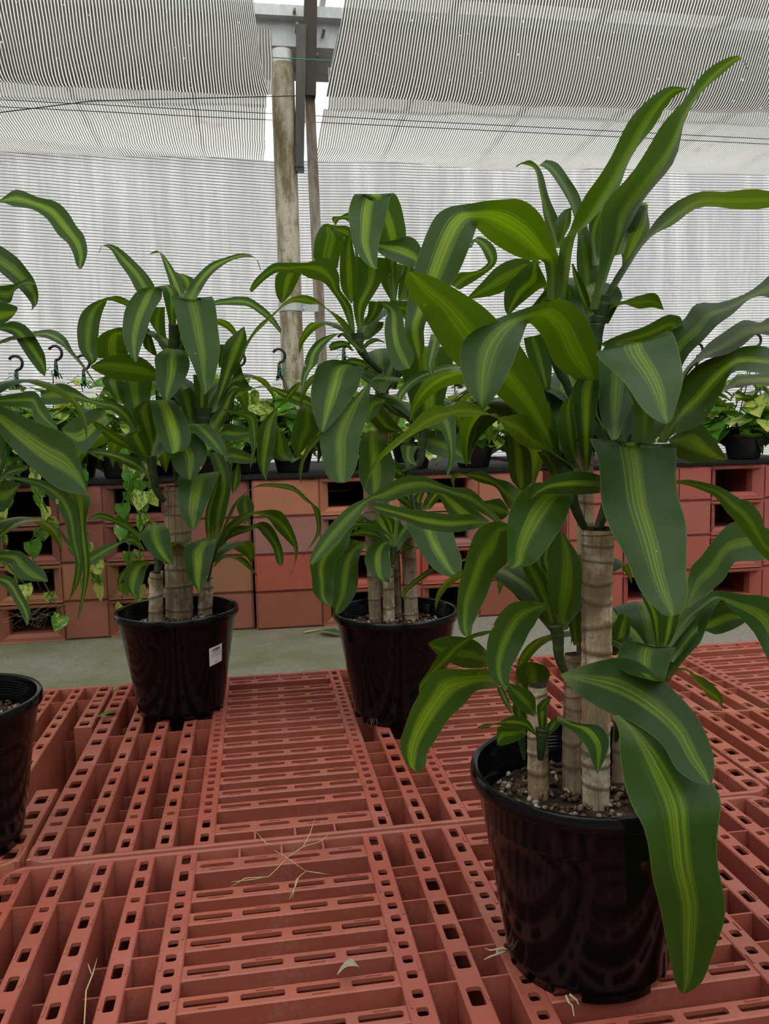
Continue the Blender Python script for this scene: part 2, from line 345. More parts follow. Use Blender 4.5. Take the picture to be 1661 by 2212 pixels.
PM = dict(
    slat=slotted('slat', -.122, .122, .0260, [(x, .0485, .0104, .0024) for x in slotx], .138, 0, tabs=[(x+.002, (-.0088 if k % 2 == 0 else .0088), .019) for k, x in enumerate(slotx)], fins=[(x, .013, .041, -.05, -.022) for x in (-.061, 0, .061)]),
    slat_end=slotted('slat_end', -.122, .122, .0320, [(x, .0485, .0090, .0044) for x in slotx], .138, 0, tabs=[(x, (-.0098 if k % 2 == 0 else .0098), .019) for k, x in enumerate(slotx)]),
    rail=slotted('rail', -HD+.004, HD-.004, .0300, railholes, WEB, 1, tabs=[(y*s, (.0105 if i % 2 else -.0105), .016) for i, y in enumerate((.37, .263, .209, .155, .101, .042)) for s in (1, -1)]),
    rib=slotted('rib', -HD+.004, HD-.004, .0262, ribholes, WEB, 1, tabs=alt(ribholes, .0098, .016)),
    rib_c=slotted('centre_rib', -HD+.004, HD-.004, .0290, cenholes, WEB, 1, tabs=alt(cenholes, .0118, .018)),
    edge=slotted('edge_rail', -HD+.012, HD-.012, .0360, edgeholes, WEB, 1, tabs=alt(edgeholes, .0135, .014)),
    edge_a=slotted('edge_rail_part', .135, HD-.012, .0360, [h for h in edgeholes if h[0] > .14], WEB, 1, tabs=alt([h for h in edgeholes if h[0] > .14], .0135, .014)),
    edge_b=slotted('edge_rail_part', -HD+.012, -.165, .0360, [h for h in edgeholes if h[0] < -.18], WEB, 1, tabs=alt([h for h in edgeholes if h[0] < -.18], .0135, .014)))
def xbar(w, h0, h1): return MB().box(-w/2, w/2, -.0014, .0014, h0, h1).me('cross_rib')
XB = {}
def xmesh(w, low):
    k = (round(w, 4), low)
    if k not in XB: XB[k] = xbar(w, -WEB, -.045 if low else -.0015)
    return XB[k]
# rounded rim along the two long ends, with curved corners
def rim_mesh(sgn):
    mb = MB(); r = .03; pts = [(-HW+.004, HD-.05)] + [(-HW+.004+r-r*math.cos(a), HD-.004-r+r*math.sin(a)) for a in [k*math.pi/12 for k in range(7)]]
    pts += [(-x, y) for x, y in pts[::-1]]
    n = len(pts); prof = [(-.004, -.06), (-.004, -.002), (-.0025, .0005), (.0025, .0005), (.004, -.002), (.004, -.10)]
    for i, (x, y) in enumerate(pts):
        a = pts[max(i-1, 0)]; b = pts[min(i+1, n-1)]; tx, ty = b[0]-a[0], b[1]-a[1]; L = math.hypot(tx, ty); nx, ny = -ty/L, tx/L
        for o, z in prof: mb.v.append((x+nx*o, sgn*(y+ny*o), z))
    k = len(prof)
    for i in range(n-1):
        for j in range(k-1):
            q = (i*k+j, (i+1)*k+j, (i+1)*k+j+1, i*k+j+1); mb.f.append(q if sgn > 0 else q[::-1])
    return mb.me('end_rim', True)
RIMM = {s: rim_mesh(s) for s in (1, -1)}
# bottom deck: plate with square openings below the cells
bmb = MB(); cols_ = [-.5706, -.5084, -.4512, -.3935, -.3347, -.0615, 0, .0615, .3347, .3935, .4512, .5084, .5706]
for a, b in zip(cols_, cols_[1:]):
    if b-a > .1: bmb.box(a, b, -HD+.02, -.33, -.138, -.130); bmb.box(a, b, .33, HD-.02, -.138, -.130); bmb.box(a, b, -.05, .05, -.138, -.13); continue
    ys = [-.40, -.315, -.2605, -.2065, -.1525, -.09, .0, .09, .1525, .2065, .2605, .315, .40]
    for y0, y1 in zip(ys, ys[1:]):
        e = .0095; z0, z1 = -.139, -.131
        bmb.box(a, b, y0, y0+e, z0, z1); bmb.box(a, b, y1-e, y1, z0, z1); bmb.box(a, a+e*1.5, y0, y1, z0, z1); bmb.box(b-e*1.5, b, y0, y1, z0, z1)
BOTM = bmb.me('bottom_deck')

def floor_pallet(cx, cy, label, color, broken=False):
    root = empty('plastic_pallet', (cx, cy, 0), label, 'pallet', 'red plastic pallets on the floor')
    def put(name, key, x, y, z=0, mirror=False):
        me = PM[key] if isinstance(key, str) else key
        c = tuple(k*R.uniform(.96, 1.04) for k in color)
        o = ob(name, me, 'pallet', root, (x, y, z), c)
        if mirror: o.rotation_euler.z = math.pi
        return o
    for d in (-.1981, .1981):
        for i, y in enumerate(YB):
            for s in (1, -1):
                o = put('slat', 'slat_end' if i == 0 else 'slat', d, y*s, 0, s < 0 and i > 0)
    for s in (-1, 1):
        for x in (XC[1], XC[2]): put('rail', 'rail', s*x, 0)
        for x in XC[3:]: put('rib', 'rib', s*x, 0)
        if broken and s > 0: put('edge_rail', 'edge_a', .5706, 0); put('edge_rail', 'edge_b', .5706, 0)
        else: put('edge_rail', 'edge', s*.5706, 0)
        put('end_rim', RIMM[s], 0, 0)
    put('rib', 'rib_c', 0, 0)
    edges = [(-.5706, .018), (-.5084, .0131), (-.4512, .0131), (-.3935, .0131), (-.3347, .015), None, (-.0615, .015), (0, .0145), (.0615, .015), None, (.3347, .015), (.3935, .0131), (.4512, .0131), (.5084, .0131), (.5706, .018)]
    for a, b in zip(edges, edges[1:]):
        if a is None or b is None: continue
        x0, x1 = a[0]+a[1], b[0]-b[1]; full = abs(a[0]) in (.0615, .3347) or abs(b[0]) in (.0615, .3347)
        for y in YX:
            low = not (full or y in (.315, .07))
            if low and y in (.289,): continue
            for s in (1, -1):
                if broken and x0 > .5 and -.17 < y*s < .14: continue
                put('cross_rib', xmesh(x1-x0, low), (x0+x1)/2, y*s)
    for s in (1, -1):   # end cells of the two decks: lower stringer and three ties
        for d in (-.1981, .1981):
            put('stringer', slm, d, s*.399, -.014)
            for x in (-.061, 0, .061): put('tie', tiem, d+x, s*.4)
    if not broken: put('bottom_deck', BOTM, 0, 0)
    else: put('bottom_deck', BOTB, 0, 0)
    return root
slm = MB().box(-.122, .122, -.0016, .0016, -.04, 0).me('stringer'); tiem = MB().box(-.0016, .0016, -.0155, .0155, -.04, -.001).me('tie')
_b = MB(); 
for fi in range(len(bmb.f)//6):
    vs = bmb.v[fi*8:fi*8+8]; cxm = sum(p[0] for p in vs)/8; cym = sum(p[1] for p in vs)/8
    if cxm > .5 and -.17 < cym < .14: continue
    _b.box(vs[0][0], vs[7][0], vs[0][1], vs[7][1], vs[0][2], vs[7][2])
BOTB = _b.me('bottom_deck')
RED = (.33, .086, .056)
AX, AY = .2368, 1.609
floor_pallet(AX, AY, 'red plastic pallet carrying the two pots in the middle of the floor', RED)
floor_pallet(.2145, .7645, 'nearest red plastic pallet, under the big front pot', (.32, .083, .055))
floor_pallet(-.9495, AY, 'red plastic pallet with a broken edge, behind the pot at the left edge', (.34, .093, .056), True)
floor_pallet(1.4224, 1.612, 'red plastic pallet reaching away on the right, without any pot', (.34, .093, .058))
floor_pallet(1.398, .770, 'red plastic pallet at the bottom right edge, beside the big front pot', (.33, .088, .056))
floor_pallet(-.972, .762, 'red plastic pallet at the bottom left edge, in front of the left pot', (.33, .095, .056))

# ------------------------------------------------------------ stacked pallets behind
PH = .141
def ring_mesh(x0, x1, z0, z1, ins, dep):
    mb = MB(); o = [(x0, 0, z0), (x1, 0, z0), (x1, 0, z1), (x0, 0, z1)]; ix = ins*1.3; i_ = [(x0+ix, dep, z0+ins), (x1-ix, dep, z0+ins), (x1-ix, dep, z1-ins*.7), (x0+ix, dep, z1-ins*.7)]; d = [(a[0], .07, a[2]) for a in i_]
    for k in range(4):
        k2 = (k+1) % 4; mb.quad(o[k], o[k2], i_[k2], i_[k]); mb.quad(i_[k], i_[k2], d[k2], d[k])
    return mb.me('opening_frame')
def beveled_box(x0, x1, y0, y1, z0, z1, b=.004):
    bm = bmesh.new(); bmesh.ops.create_cube(bm, size=1)
    bmesh.ops.scale(bm, vec=(x1-x0, y1-y0, z1-z0), verts=bm.verts); bmesh.ops.translate(bm, vec=((x0+x1)/2, (y0+y1)/2, (z0+z1)/2), verts=bm.verts)
    bmesh.ops.bevel(bm, geom=bm.edges[:], offset=b, segments=2, affect='EDGES'); me = bpy.data.meshes.new('block'); bm.to_mesh(me); bm.free(); return me
def stack_pallet(x0, y0, lvl, blocks, depth, label, col):
    z = GZ+lvl*PH; w = blocks[-1][1]
    root = empty('stacked_pallet', (x0, y0, z), label, 'pallet', 'pallets stacked as benches along the wall')
    def put(n, me): return ob(n, me, 'stack', root, None, tuple(c*R.uniform(.97, 1.03) for c in col))
    put('top_deck', beveled_box(0, w, .004, depth, PH-.018, PH-.001)); put('bottom_deck', beveled_box(0, w, .004, depth, .001, .014))
    for a, b in blocks:
        e0 = .012 if a < .01 else 0; put('block', beveled_box(a, b, 0, .30, .001, PH-.001, .007)); put('block', beveled_box(a, b, .34, depth, .014, PH-.018, .003))
    for (a, b), (c, d) in zip(blocks, blocks[1:]):
        put('opening_frame', ring_mesh(b, c, .001, PH-.001, .025, .03))
    return root
SY = at_z(640, 1357, GZ).y
def xat(px, Y=SY): return at(px, 1250, Y).x
s1r = xat(546); s2l = xat(551); s3l = xat(1226)
BL1 = [(0, .27), (.50, .66), (.89, 1.18)]; off1 = s1r-1.18
BL2 = [(0, .250), (.472, .632), (.855, 1.118)]
BL3 = [(0, .235), (.462, .608), (.835, 1.09)]
ST = [(off1, SY+.02, BL1, 'left', [(.27, .10, .062), (.29, .125, .065), (.26, .088, .07), (.25, .092, .07)]),
      (s2l, SY, BL2, 'middle', [(.27, .085, .05), (.36, .085, .055), (.30, .135, .11), (.40, .155, .09)]),
      (s3l, SY, BL3, 'right', [(.37, .095, .07), (.38, .10, .075), (.37, .11, .085), (.38, .105, .08)]),
      (off1-1.19, SY+.03, [(0, .29), (.52, .68), (.91, 1.18)], 'far left', [(.25, .09, .06), (.24, .08, .05), (.25, .075, .06), (.24, .08, .06)])]
LV = ['bottom', 'second from the floor', 'third from the floor', 'top']
for x0, y0, bl, nm, cols in ST[:3]:
    for k in range(4):
        stack_pallet(x0, y0, k, bl, .98, f'{"faded brown" if nm=="left" else "red"} plastic pallet, {LV[k]} of the {nm} bench stack by the wall', cols[k])
TOP = GZ+4*PH
def slab(name, x0, x1, y0, label):
    mb = MB(); n = 30
    for i in range(n+1):
        x = x0+(x1-x0)*i/n; wv = .004*math.sin(i*1.7)+.003*math.sin(i*.6)
        mb.v += [(x, y0-.01+wv, TOP+.002), (x, y0-.012+wv, TOP+.013+wv*.5), (x, y0+.03, TOP+.016), (x, y0+.96, TOP+.016), (x, y0+.96, TOP+.002)]
    for i in range(n):
        for j in range(4): q = i*5+j; mb.f.append((q, q+5, q+6, q+1))
    mb.f += [(0, 1, 2, 3, 4), tuple(n*5+k for k in (4, 3, 2, 1, 0))]
    return tag(ob(name, mb.me(name), 'mat'), label, 'mat', 'weed mats on the pallet benches')
slab('black_sheet', off1, s1r-.01, SY+.02, 'black weed mat lying on top of the left pallet stack')
slab('black_sheet', s2l-.03, s2l+1.1, SY, 'black weed mat lying on top of the middle pallet stack')
slab('black_sheet', s3l, s3l+1.08, SY, 'black weed mat lying on top of the right pallet stack')

cu_ = MB(); nn_ = 60  # added black sheet, stops wall light showing through the stacks
for i in range(nn_+1):
    x = off1+(s3l+1.09-off1)*i/nn_; cu_.v += [(x, SY+1.015+.008*math.sin(i*1.3), TOP+.016), (x, SY+1.015+.012*math.sin(i*1.3+.4), GZ+.003)]
cu_.f = [(2*i, 2*i+1, 2*i+3, 2*i+2) for i in range(nn_)]
tag(ob('black_sheet', cu_.me('black_sheet', True), 'mat'), 'black sheet added behind the pallet benches to keep their gaps and openings dark', 'mat', 'weed mats on the pallet benches')
# ------------------------------------------------------------ roof, wall screen, post
def sheet(name, xs, prof, mat, wob=0, uvroof=True, seed=0, edge=None):
    """prof: list of (Y,z); sheet swept over xs with small folds"""
    verts = []; uvs = []; s = [0]
    for a, b in zip(prof, prof[1:]): s.append(s[-1]+math.hypot(b[0]-a[0], b[1]-a[1]))
    for x in xs:
        for (y, z), d in zip(prof, s):
            w_ = wob*noise.noise((x*2.2+seed, y*1.5, d*2)); w2 = wob*.5*noise.noise((x*8, d*5, seed))
            xx = x
            if edge: xx = edge(x, y, z)
            verts.append((xx+w2*.7, y+w_*.6, z+w_+w2)); uvs.append((x, d))
    n = len(prof); faces = [(i*n+j, (i+1)*n+j, (i+1)*n+j+1, i*n+j+1) for i in range(len(xs)-1) for j in range(n-1)]
    me = mesh(name, verts, faces, True); ul = me.uv_layers.new(name='UVMap')
    for lp in me.loops: ul.data[lp.index].uv = uvs[lp.vertex_index]
    return me
def cr(pts, n):
    out = []; P = [pts[0]]+list(pts)+[pts[-1]]
    for i in range(1, len(P)-2):
        for k in range(n):
            t = k/n; out.append(tuple(.5*(2*b+(c-a)*t+(2*a-5*b+4*c-d)*t*t+(3*b-a-3*c+d)*t**3) for a, b, c, d in zip(P[i-1], P[i], P[i+1], P[i+2])))
    out.append(tuple(pts[-1])); return out
WALLY, POSTY, SAGY = 5.10, 4.15, 3.72
zs = at(560, 200, SAGY).z; zt = at(1000, 367, WALLY).z; zp = at(600, 128, POSTY).z
prof_near = cr([(2.55, zs+.95), (2.95, zs+.78), (3.25, zs+.55), (3.48, zs+.27), (3.62, zs+.07), (SAGY, zs+.005), (3.80, zs+.04), (3.86, zs+.16), (3.9, zs+.34)], 4)
prof_far = cr([(3.98, zs+.22), (4.05, zs+.06), (4.3, zt+.03), (4.7, zt-.02), (WALLY, zt+.02)], 4)
def lin(a, b, n): return [a+(b-a)*i/n for i in range(n+1)]
xl0, xl1 = -4.2, at(596, 150, SAGY).x; xr0, xr1 = at(704, 190, SAGY).x, 4.4
def panel(nm, me, mat, label, cat='shade cloth'):
    o = ob(nm, me, mat); tag(o, label, cat, 'shade cloths'); return o
def edgeL(x, y, z): k = max(0, 1-(xl1-x)/.35); return x-.10*k*k*math.exp(-((y-3.4)/.3)**2)
def edgeR(x, y, z): return x+max(0, (zs+.6-z))*0 + max(0, .22*(z-zs))*max(0, 1-(x-xr0)/.6)
panel('roof_shade_cloth', sheet('roof_shade_cloth', lin(xl0, xl1-.16, 70)+lin(xl1-.15, xl1, 12), prof_near, 'roofcloth', .022, seed=1, edge=edgeL), 'roofcloth', 'striped grey shade cloth sagging from the roof, left of the post')
panel('roof_shade_cloth', sheet('roof_shade_cloth', lin(xr0, xr1, 80), prof_near, 'roofcloth', .022, seed=5, edge=edgeR), 'roofcloth', 'striped grey shade cloth sagging from the roof, right of the post')
panel('roof_shade_cloth', sheet('roof_shade_cloth', lin(-4.6, at(572, 300, 4.6).x, 60), prof_far, 'roofcloth', .02, seed=9), 'flatcloth', 'flat striped shade cloth behind the left sag, above the wall screen')
panel('roof_shade_cloth', sheet('roof_shade_cloth', lin(at(688, 300, 4.6).x, 4.8, 60), prof_far, 'roofcloth', .02, seed=12), 'flatcloth', 'flat striped shade cloth behind the right sag, above the wall screen')
# wall screens
def wall_sheet(name, xa, xb, ztl, ztr, y, label, seed):
    nx, nz = 60, 24; verts = []; uvs = []
    for i in range(nx+1):
        x = xa+(xb-xa)*i/nx; zt_ = ztl+(ztr-ztl)*i/nx
        for j in range(nz+1):
            z = GZ+.02+(zt_-GZ-.02)*j/nz; f = .018*noise.noise((x*3+seed, z*.5, 1))+.012*noise.noise((x*1.1, z*2, seed))
            verts.append((x, y+f, z)); uvs.append((x, z-(zt_-min(ztl, ztr))*j/nz))
    me = mesh(name, verts, [(i*(nz+1)+j, (i+1)*(nz+1)+j, (i+1)*(nz+1)+j+1, i*(nz+1)+j+1) for i in range(nx) for j in range(nz)], True)
    ul = me.uv_layers.new(name='UVMap')
    for lp in me.loops: ul.data[lp.index].uv = uvs[lp.vertex_index]
    o = ob(name, me, 'wallcloth'); return struct(tag(o, label, 'screen wall'))
xw = at(640, 355, WALLY).x
lx = -4.6; zl0 = at(0, 297, WALLY-.05).z; xl_ = at(0, 297, WALLY-.05).x; zl1 = at(640, 353, WALLY-.05).z
wl = wall_sheet('wall_back', lx, xw, zl1+(zl0-zl1)*(xw-lx)/(xw-xl_), zl1, WALLY-.05, 'pale woven screen wall left of the post', 2)
wr = wall_sheet('wall_back', xw-.03, 4.8, zt+.03, at(1600, 372, WALLY).z+(at(1600, 372, WALLY).z-zt)*.5+.03, WALLY, 'pale woven screen wall right of the post', 7)
def added_net_wall(name, p, q, label):  # unseen net walls, added so less light comes from the sides
    n = 16; v = []; uv = []; zt_ = zs+1.0; Lw = math.hypot(q[0]-p[0], q[1]-p[1])
    for i in range(n+1):
        for z_ in (GZ+.02, zt_): v.append((p[0]+(q[0]-p[0])*i/n, p[1]+(q[1]-p[1])*i/n, z_)); uv.append((Lw*i/n, z_))
    me = mesh(name, v, [(2*i, 2*i+2, 2*i+3, 2*i+1) for i in range(n)]); ul = me.uv_layers.new(name='UVMap')
    for lp in me.loops: ul.data[lp.index].uv = uv[lp.vertex_index]
    return struct(tag(ob(name, me, 'net'), label, 'screen wall'))
added_net_wall('added_wall_left', (-4.65, -4.2), (-4.65, 5.05), 'unseen dark green net wall added on the left to cut side light')
added_net_wall('added_wall_right', (4.85, 5.1), (4.85, -4.2), 'unseen dark green net wall added on the right to cut side light')
added_net_wall('added_wall_front', (4.85, -4.2), (-4.65, -4.2), 'unseen dark green net wall added behind the camera to cut frontal light')
# post: mouldy pipe + steel channel + dark flat bar, clamp
def pipe(name, a, b, r, mat, n=28):
    me = MB().tube([a+(b-a)*k/6 for k in range(7)], r, n).me(name); smooth_by_angle(me); return ob(name, me, mat)
def pl(px0, px1, y): return at((px0+px1)/2, y, POSTY), (at(px1, y, POSTY)-at(px0, y, POSTY)).length/2
pt, rt = pl(585, 634, 140); pb, rb = pl(606, 656, 760)
dv = (pb-pt)/(pb.z-pt.z); foot = pt+dv*(GZ-pt.z)
post = empty('support_post', tuple(foot), 'round cream pipe post stained with mould, clamped to a rusty steel channel', 'post')
def sub(o, root):
    o.parent = root; o.matrix_parent_inverse = Matrix.Translation(-root.location); return o
sub(pipe('pipe', foot, pt, (rt+rb)/2*1.0, 'post'), post)
sub(pipe('pipe_collar', pt-dv*.02, pt+dv*.06, rt*.93, 'galv'), post)
def prism(name, px0, py0, px1, py1, w0, w1, Y, dep, mat):
    """steel bar: centre line from (px0,py0) to (px1,py1), half widths in px, set at depth Y with thickness dep"""
    a = at(px0, py0, Y); b = at(px1, py1, Y); ha = w0/F_PX*Y; hb = w1/F_PX*Y; mb = MB()
    for p, h in ((b, hb), (a, ha)):
        mb.v += [(p.x-h, Y, p.z), (p.x+h, Y, p.z), (p.x+h, Y+dep, p.z), (p.x-h, Y+dep, p.z)]
    mb.f = [(0, 1, 5, 4), (1, 2, 6, 5), (2, 3, 7, 6), (3, 0, 4, 7), (3, 2, 1, 0), (4, 5, 6, 7)]
    return ob(name, mb.me(name), mat)
q = at(681, 900, POSTY+.02); 
def channel(name, pxa, pya, pxb, pyb, w0, w1, Y, mat):
    a = at(pxa, pya, Y); b = at(pxb, pyb, Y); mb = MB(); hw_ = w0/F_PX*Y; t_ = .006
    for (x0, x1, y0, y1) in ((-hw_, hw_, 0, t_), (-hw_, -hw_+t_, t_, .06), (hw_-t_, hw_, t_, .06)):
        s = len(mb.v)
        for p in (b, a): mb.v += [(p.x+x0, Y+y0, p.z), (p.x+x1, Y+y0, p.z), (p.x+x1, Y+y1, p.z), (p.x+x0, Y+y1, p.z)]
        mb.f += [tuple(s+k for k in f) for f in ((0, 1, 5, 4), (1, 2, 6, 5), (2, 3, 7, 6), (3, 0, 4, 7), (3, 2, 1, 0), (4, 5, 6, 7))]
    return ob(name, mb.me(name), mat)
zf = at(690, 740, POSTY+.03)
ch_low = channel('steel_channel', 669, 195, 707, 1010, 10, 10, POSTY+.02, 'rust'); sub(ch_low, post)
ch_up = channel('upper_channel', 672, -40, 669, 205, 13, 12, POSTY-.03, 'darkrust'); sub(ch_up, post)
fb = prism('flat_bar', 651, 52, 647, 360, 10, 9, POSTY-.05, .03, 'dark'); sub(fb, post)
sub(prism('bar_clip', 648, 358, 648, 370, 9, 9, POSTY-.045, .03, 'black'), post)
bk = at(648, 664, POSTY); cm = MB()
for z0 in (bk.z-.022,):
    pc = pt+dv*(bk.z-pt.z); n = 20
    rr = (rt+rb)/2+.004
    for i in range(n+1):
        a = math.pi*(1.0+i/n); cm.v += [(pc.x+rr*math.cos(a), pc.y+rr*math.sin(a), z0), (pc.x+rr*math.cos(a), pc.y+rr*math.sin(a), z0+.044)]
    e = len(cm.v); cm.v += [(pc.x+rr+.075, pc.y-.02, z0), (pc.x+rr+.075, pc.y-.02, z0+.044)]
    for i in range(n+1): 
        if i < n: cm.f.append((2*i, 2*i+2, 2*i+3, 2*i+1))
    cm.f.append((2*n, e, e+1, 2*n+1))
cl = ob('clamp', cm.me('clamp'), 'galv'); sub(cl, post)
bolt = at(657, 665, POSTY-.09); bt = ob('bolt', MB().tube([(bolt.x, bolt.y, bolt.z), (bolt.x, bolt.y+.02, bolt.z)], .007, 10).me('bolt'), 'galv', cl)
# gutter beam behind the post head, roof purlins above the cloth
def beam(name, ya, yb, Y, dep, mat, label, x0=-5, x1=5):
    z1 = at(665, ya, Y).z; z0 = at(665, yb, Y).z; o = ob(name, MB().box(x0, x1, Y, Y+dep, z0, z1).me(name), mat); return o
gb = empty('gutter_beam', (0, POSTY+.08, zp), 'galvanised gutter beam running across above the post head', 'beam')
for nm, a, b, dy, dep, mt in (('upper_flange', 12, 36, .02, .12, 'galv'), ('web_plate', 36, 104, .08, .06, 'galv'), ('lower_tube', 102, 158, .0, .10, 'dark')):
    sub(beam(nm, a, b, POSTY+.08+dy, dep, mt, ''), gb)
for px, py in ((636, 22), (642, 52), (700, 62), (684, 118)):
    p_ = at(px, py, POSTY+.075); sub(ob('bolt', MB().tube([(p_.x, p_.y-.008, p_.z), (p_.x, p_.y+.09, p_.z)], .008, 8).me('bolt'), 'rust'), gb)
rf = []
for k, x in enumerate((-3.6, -2.7, -1.85, -1.05, -.3, .42, 1.1, 1.9, 2.6, 3.4, 4.2)):
    o = ob('rafter', MB().box(x-.013, x+.013, 2.2, 7.4, zt+.55, zt+.59).me('rafter'), 'roofsheet'); tag(o, f'roof rafter seen faintly through the shade cloth, number {k+1} from the left', 'rafter', 'rafters above the cloth'); rf.append(o)
for k, (y, z) in enumerate(((4.75, zt+.50), (4.25, zt+.62), (3.1, zt+.95))):
    o = ob('purlin', MB().box(-5, 5, y, y+.12, z, z+.09).me('purlin'), 'roofsheet'); tag(o, ('nearer', 'farther', 'highest')[k]+' roof purlin crossing above the striped shade cloth', 'purlin', 'purlins above the cloth')
for o, w_ in zip(rf, 'first second third fourth fifth sixth seventh eighth ninth tenth last'.split()): o['label'] = f'thin roof rafter above the striped shade cloth, {w_} from the left'
# wires and twine
def wire(name, pts, r, mat, label): 
    return tag(ob(name, MB().tube(pts, r, 6).me(name), mat), label, 'wire')
wire('support_wire', [at(-200, 268, 4.02), at(200, 218, 4.02), at(640, 207, 4.02)], .0022, 'wire', 'thin dark wire slanting up to the post below the left cloth')
wire('support_wire', [at(-300, 200, 4.3), at(560, 244, 4.3), at(2000, 318, 4.3)], .0018, 'wire', 'upper thin straight wire under the flat shade cloth')
wire('support_wire', [at(-300, 216, 4.35), at(560, 258, 4.35), at(2000, 328, 4.35)], .0018, 'wire', 'lower thin straight wire under the flat shade cloth')
wire('green_twine', [at(-400, 65, 3.95), at(600, 125, 3.95), at(715, 131, 3.95), at(2000, 195, 3.95)], .0022, 'green', 'green twine stretched across in front of the gutter beam')

# ------------------------------------------------------------ pots and plants
PR, PZ, PB = .133, .227, .0935
prof_out = [(PB-.004, .012), (PB, .014), (PB+.0005, .016)]
for k in range(9): prof_out.append((PB+.0005+(.1185-PB)*k/8, .018+(.172-.018)*k/8))
prof_out += [(.1198, .1735), (.1202, .176), (.1262, .2085), (.1266, .2095), (.1315, .2105), (.1328, .2125), (PR, .218), (.1325, .2235), (.1305, .2268), (.1275, .2272), (.1245, .2255), (.1228, .221)]
z = .219
for k in range(6): prof_out += [(.1226-.0005*k, z-.001), (.1217-.0005*k, z-.0028)]; z -= .0042
prof_out += [(.1175, .185), (.1120, .150)]
POTM = MB().lathe(prof_out, 72).me('pot', True); smooth_by_angle(POTM, .6)
ft = MB()
for k in range(5):
    a0 = k*2*math.pi/5+.1; n = 10
    for r0 in (PB-.003,):
        b = len(ft.v)
        for i in range(n+1):
            a = a0+(2*math.pi/5-.36)*i/n
            for r, zz in ((PB-.002, .015), (PB-.003, 0), (PB-.009, 0), (PB-.009, .015)): ft.v.append((r*math.cos(a), r*math.sin(a), zz))
        for i in range(n):
            for j in range(3): q0 = b+i*4+j; ft.f.append((q0, q0+4, q0+5, q0+1))
        ft.f += [(b, b+1, b+2, b+3), tuple(b+n*4+k2 for k2 in (3, 2, 1, 0))]
FOOTM = ft.me('foot_ring', True)
BASEM = mesh('pot_base', [(0, 0, .010)]+[(PB*math.cos(k*math.pi/24), PB*math.sin(k*math.pi/24), .013) for k in range(48)], [(0, 1+(k+1) % 48, 1+k) for k in range(48)])
def soil_mesh(zc, seed):
    mb = MB(); n = 40; rr = [0, .03, .06, .09, .1165+(zc-.185)*.15]
    for i, r in enumerate(rr):
        for k in range(n): a = k*2*math.pi/n; mb.v.append((r*math.cos(a), r*math.sin(a), zc+.006*noise.noise((r*30*math.cos(a), r*30*math.sin(a), seed))))
    for i in range(len(rr)-1):
        for k in range(n): mb.f.append((i*n+k, (i+1)*n+k, (i+1)*n+(k+1) % n, i*n+(k+1) % n))
    return mb.me('soil', True)
ICO = None
def pebbles(zc, n, seed, smin=.0025, smax=.006):
    rnd = random.Random(seed); bm = bmesh.new(); bmesh.ops.create_icosphere(bm, subdivisions=1, radius=1); iv = [v.co.copy() for v in bm.verts]; fi = [tuple(v.index for v in f.verts) for f in bm.faces]; bm.free(); mb = MB()
    for k in range(n):
        r = .112*math.sqrt(rnd.random()); a = rnd.random()*6.283; s = Vector((rnd.uniform(smin, smax), rnd.uniform(smin, smax)*.8, rnd.uniform(smin, smax)*.6)); rot = Matrix.Rotation(rnd.random()*6.28, 3, Vector((rnd.random(), rnd.random(), rnd.random()))); b = len(mb.v)
        c = Vector((r*math.cos(a), r*math.sin(a), zc+.002+rnd.random()*.004))
        mb.v += [tuple(c+rot@Vector((v.x*s.x*rnd.uniform(.85, 1.15), v.y*s.y, v.z*s.z))) for v in iv]; mb.f += [tuple(b+i for i in f) for f in fi]
    return mb.me('pebbles', True)

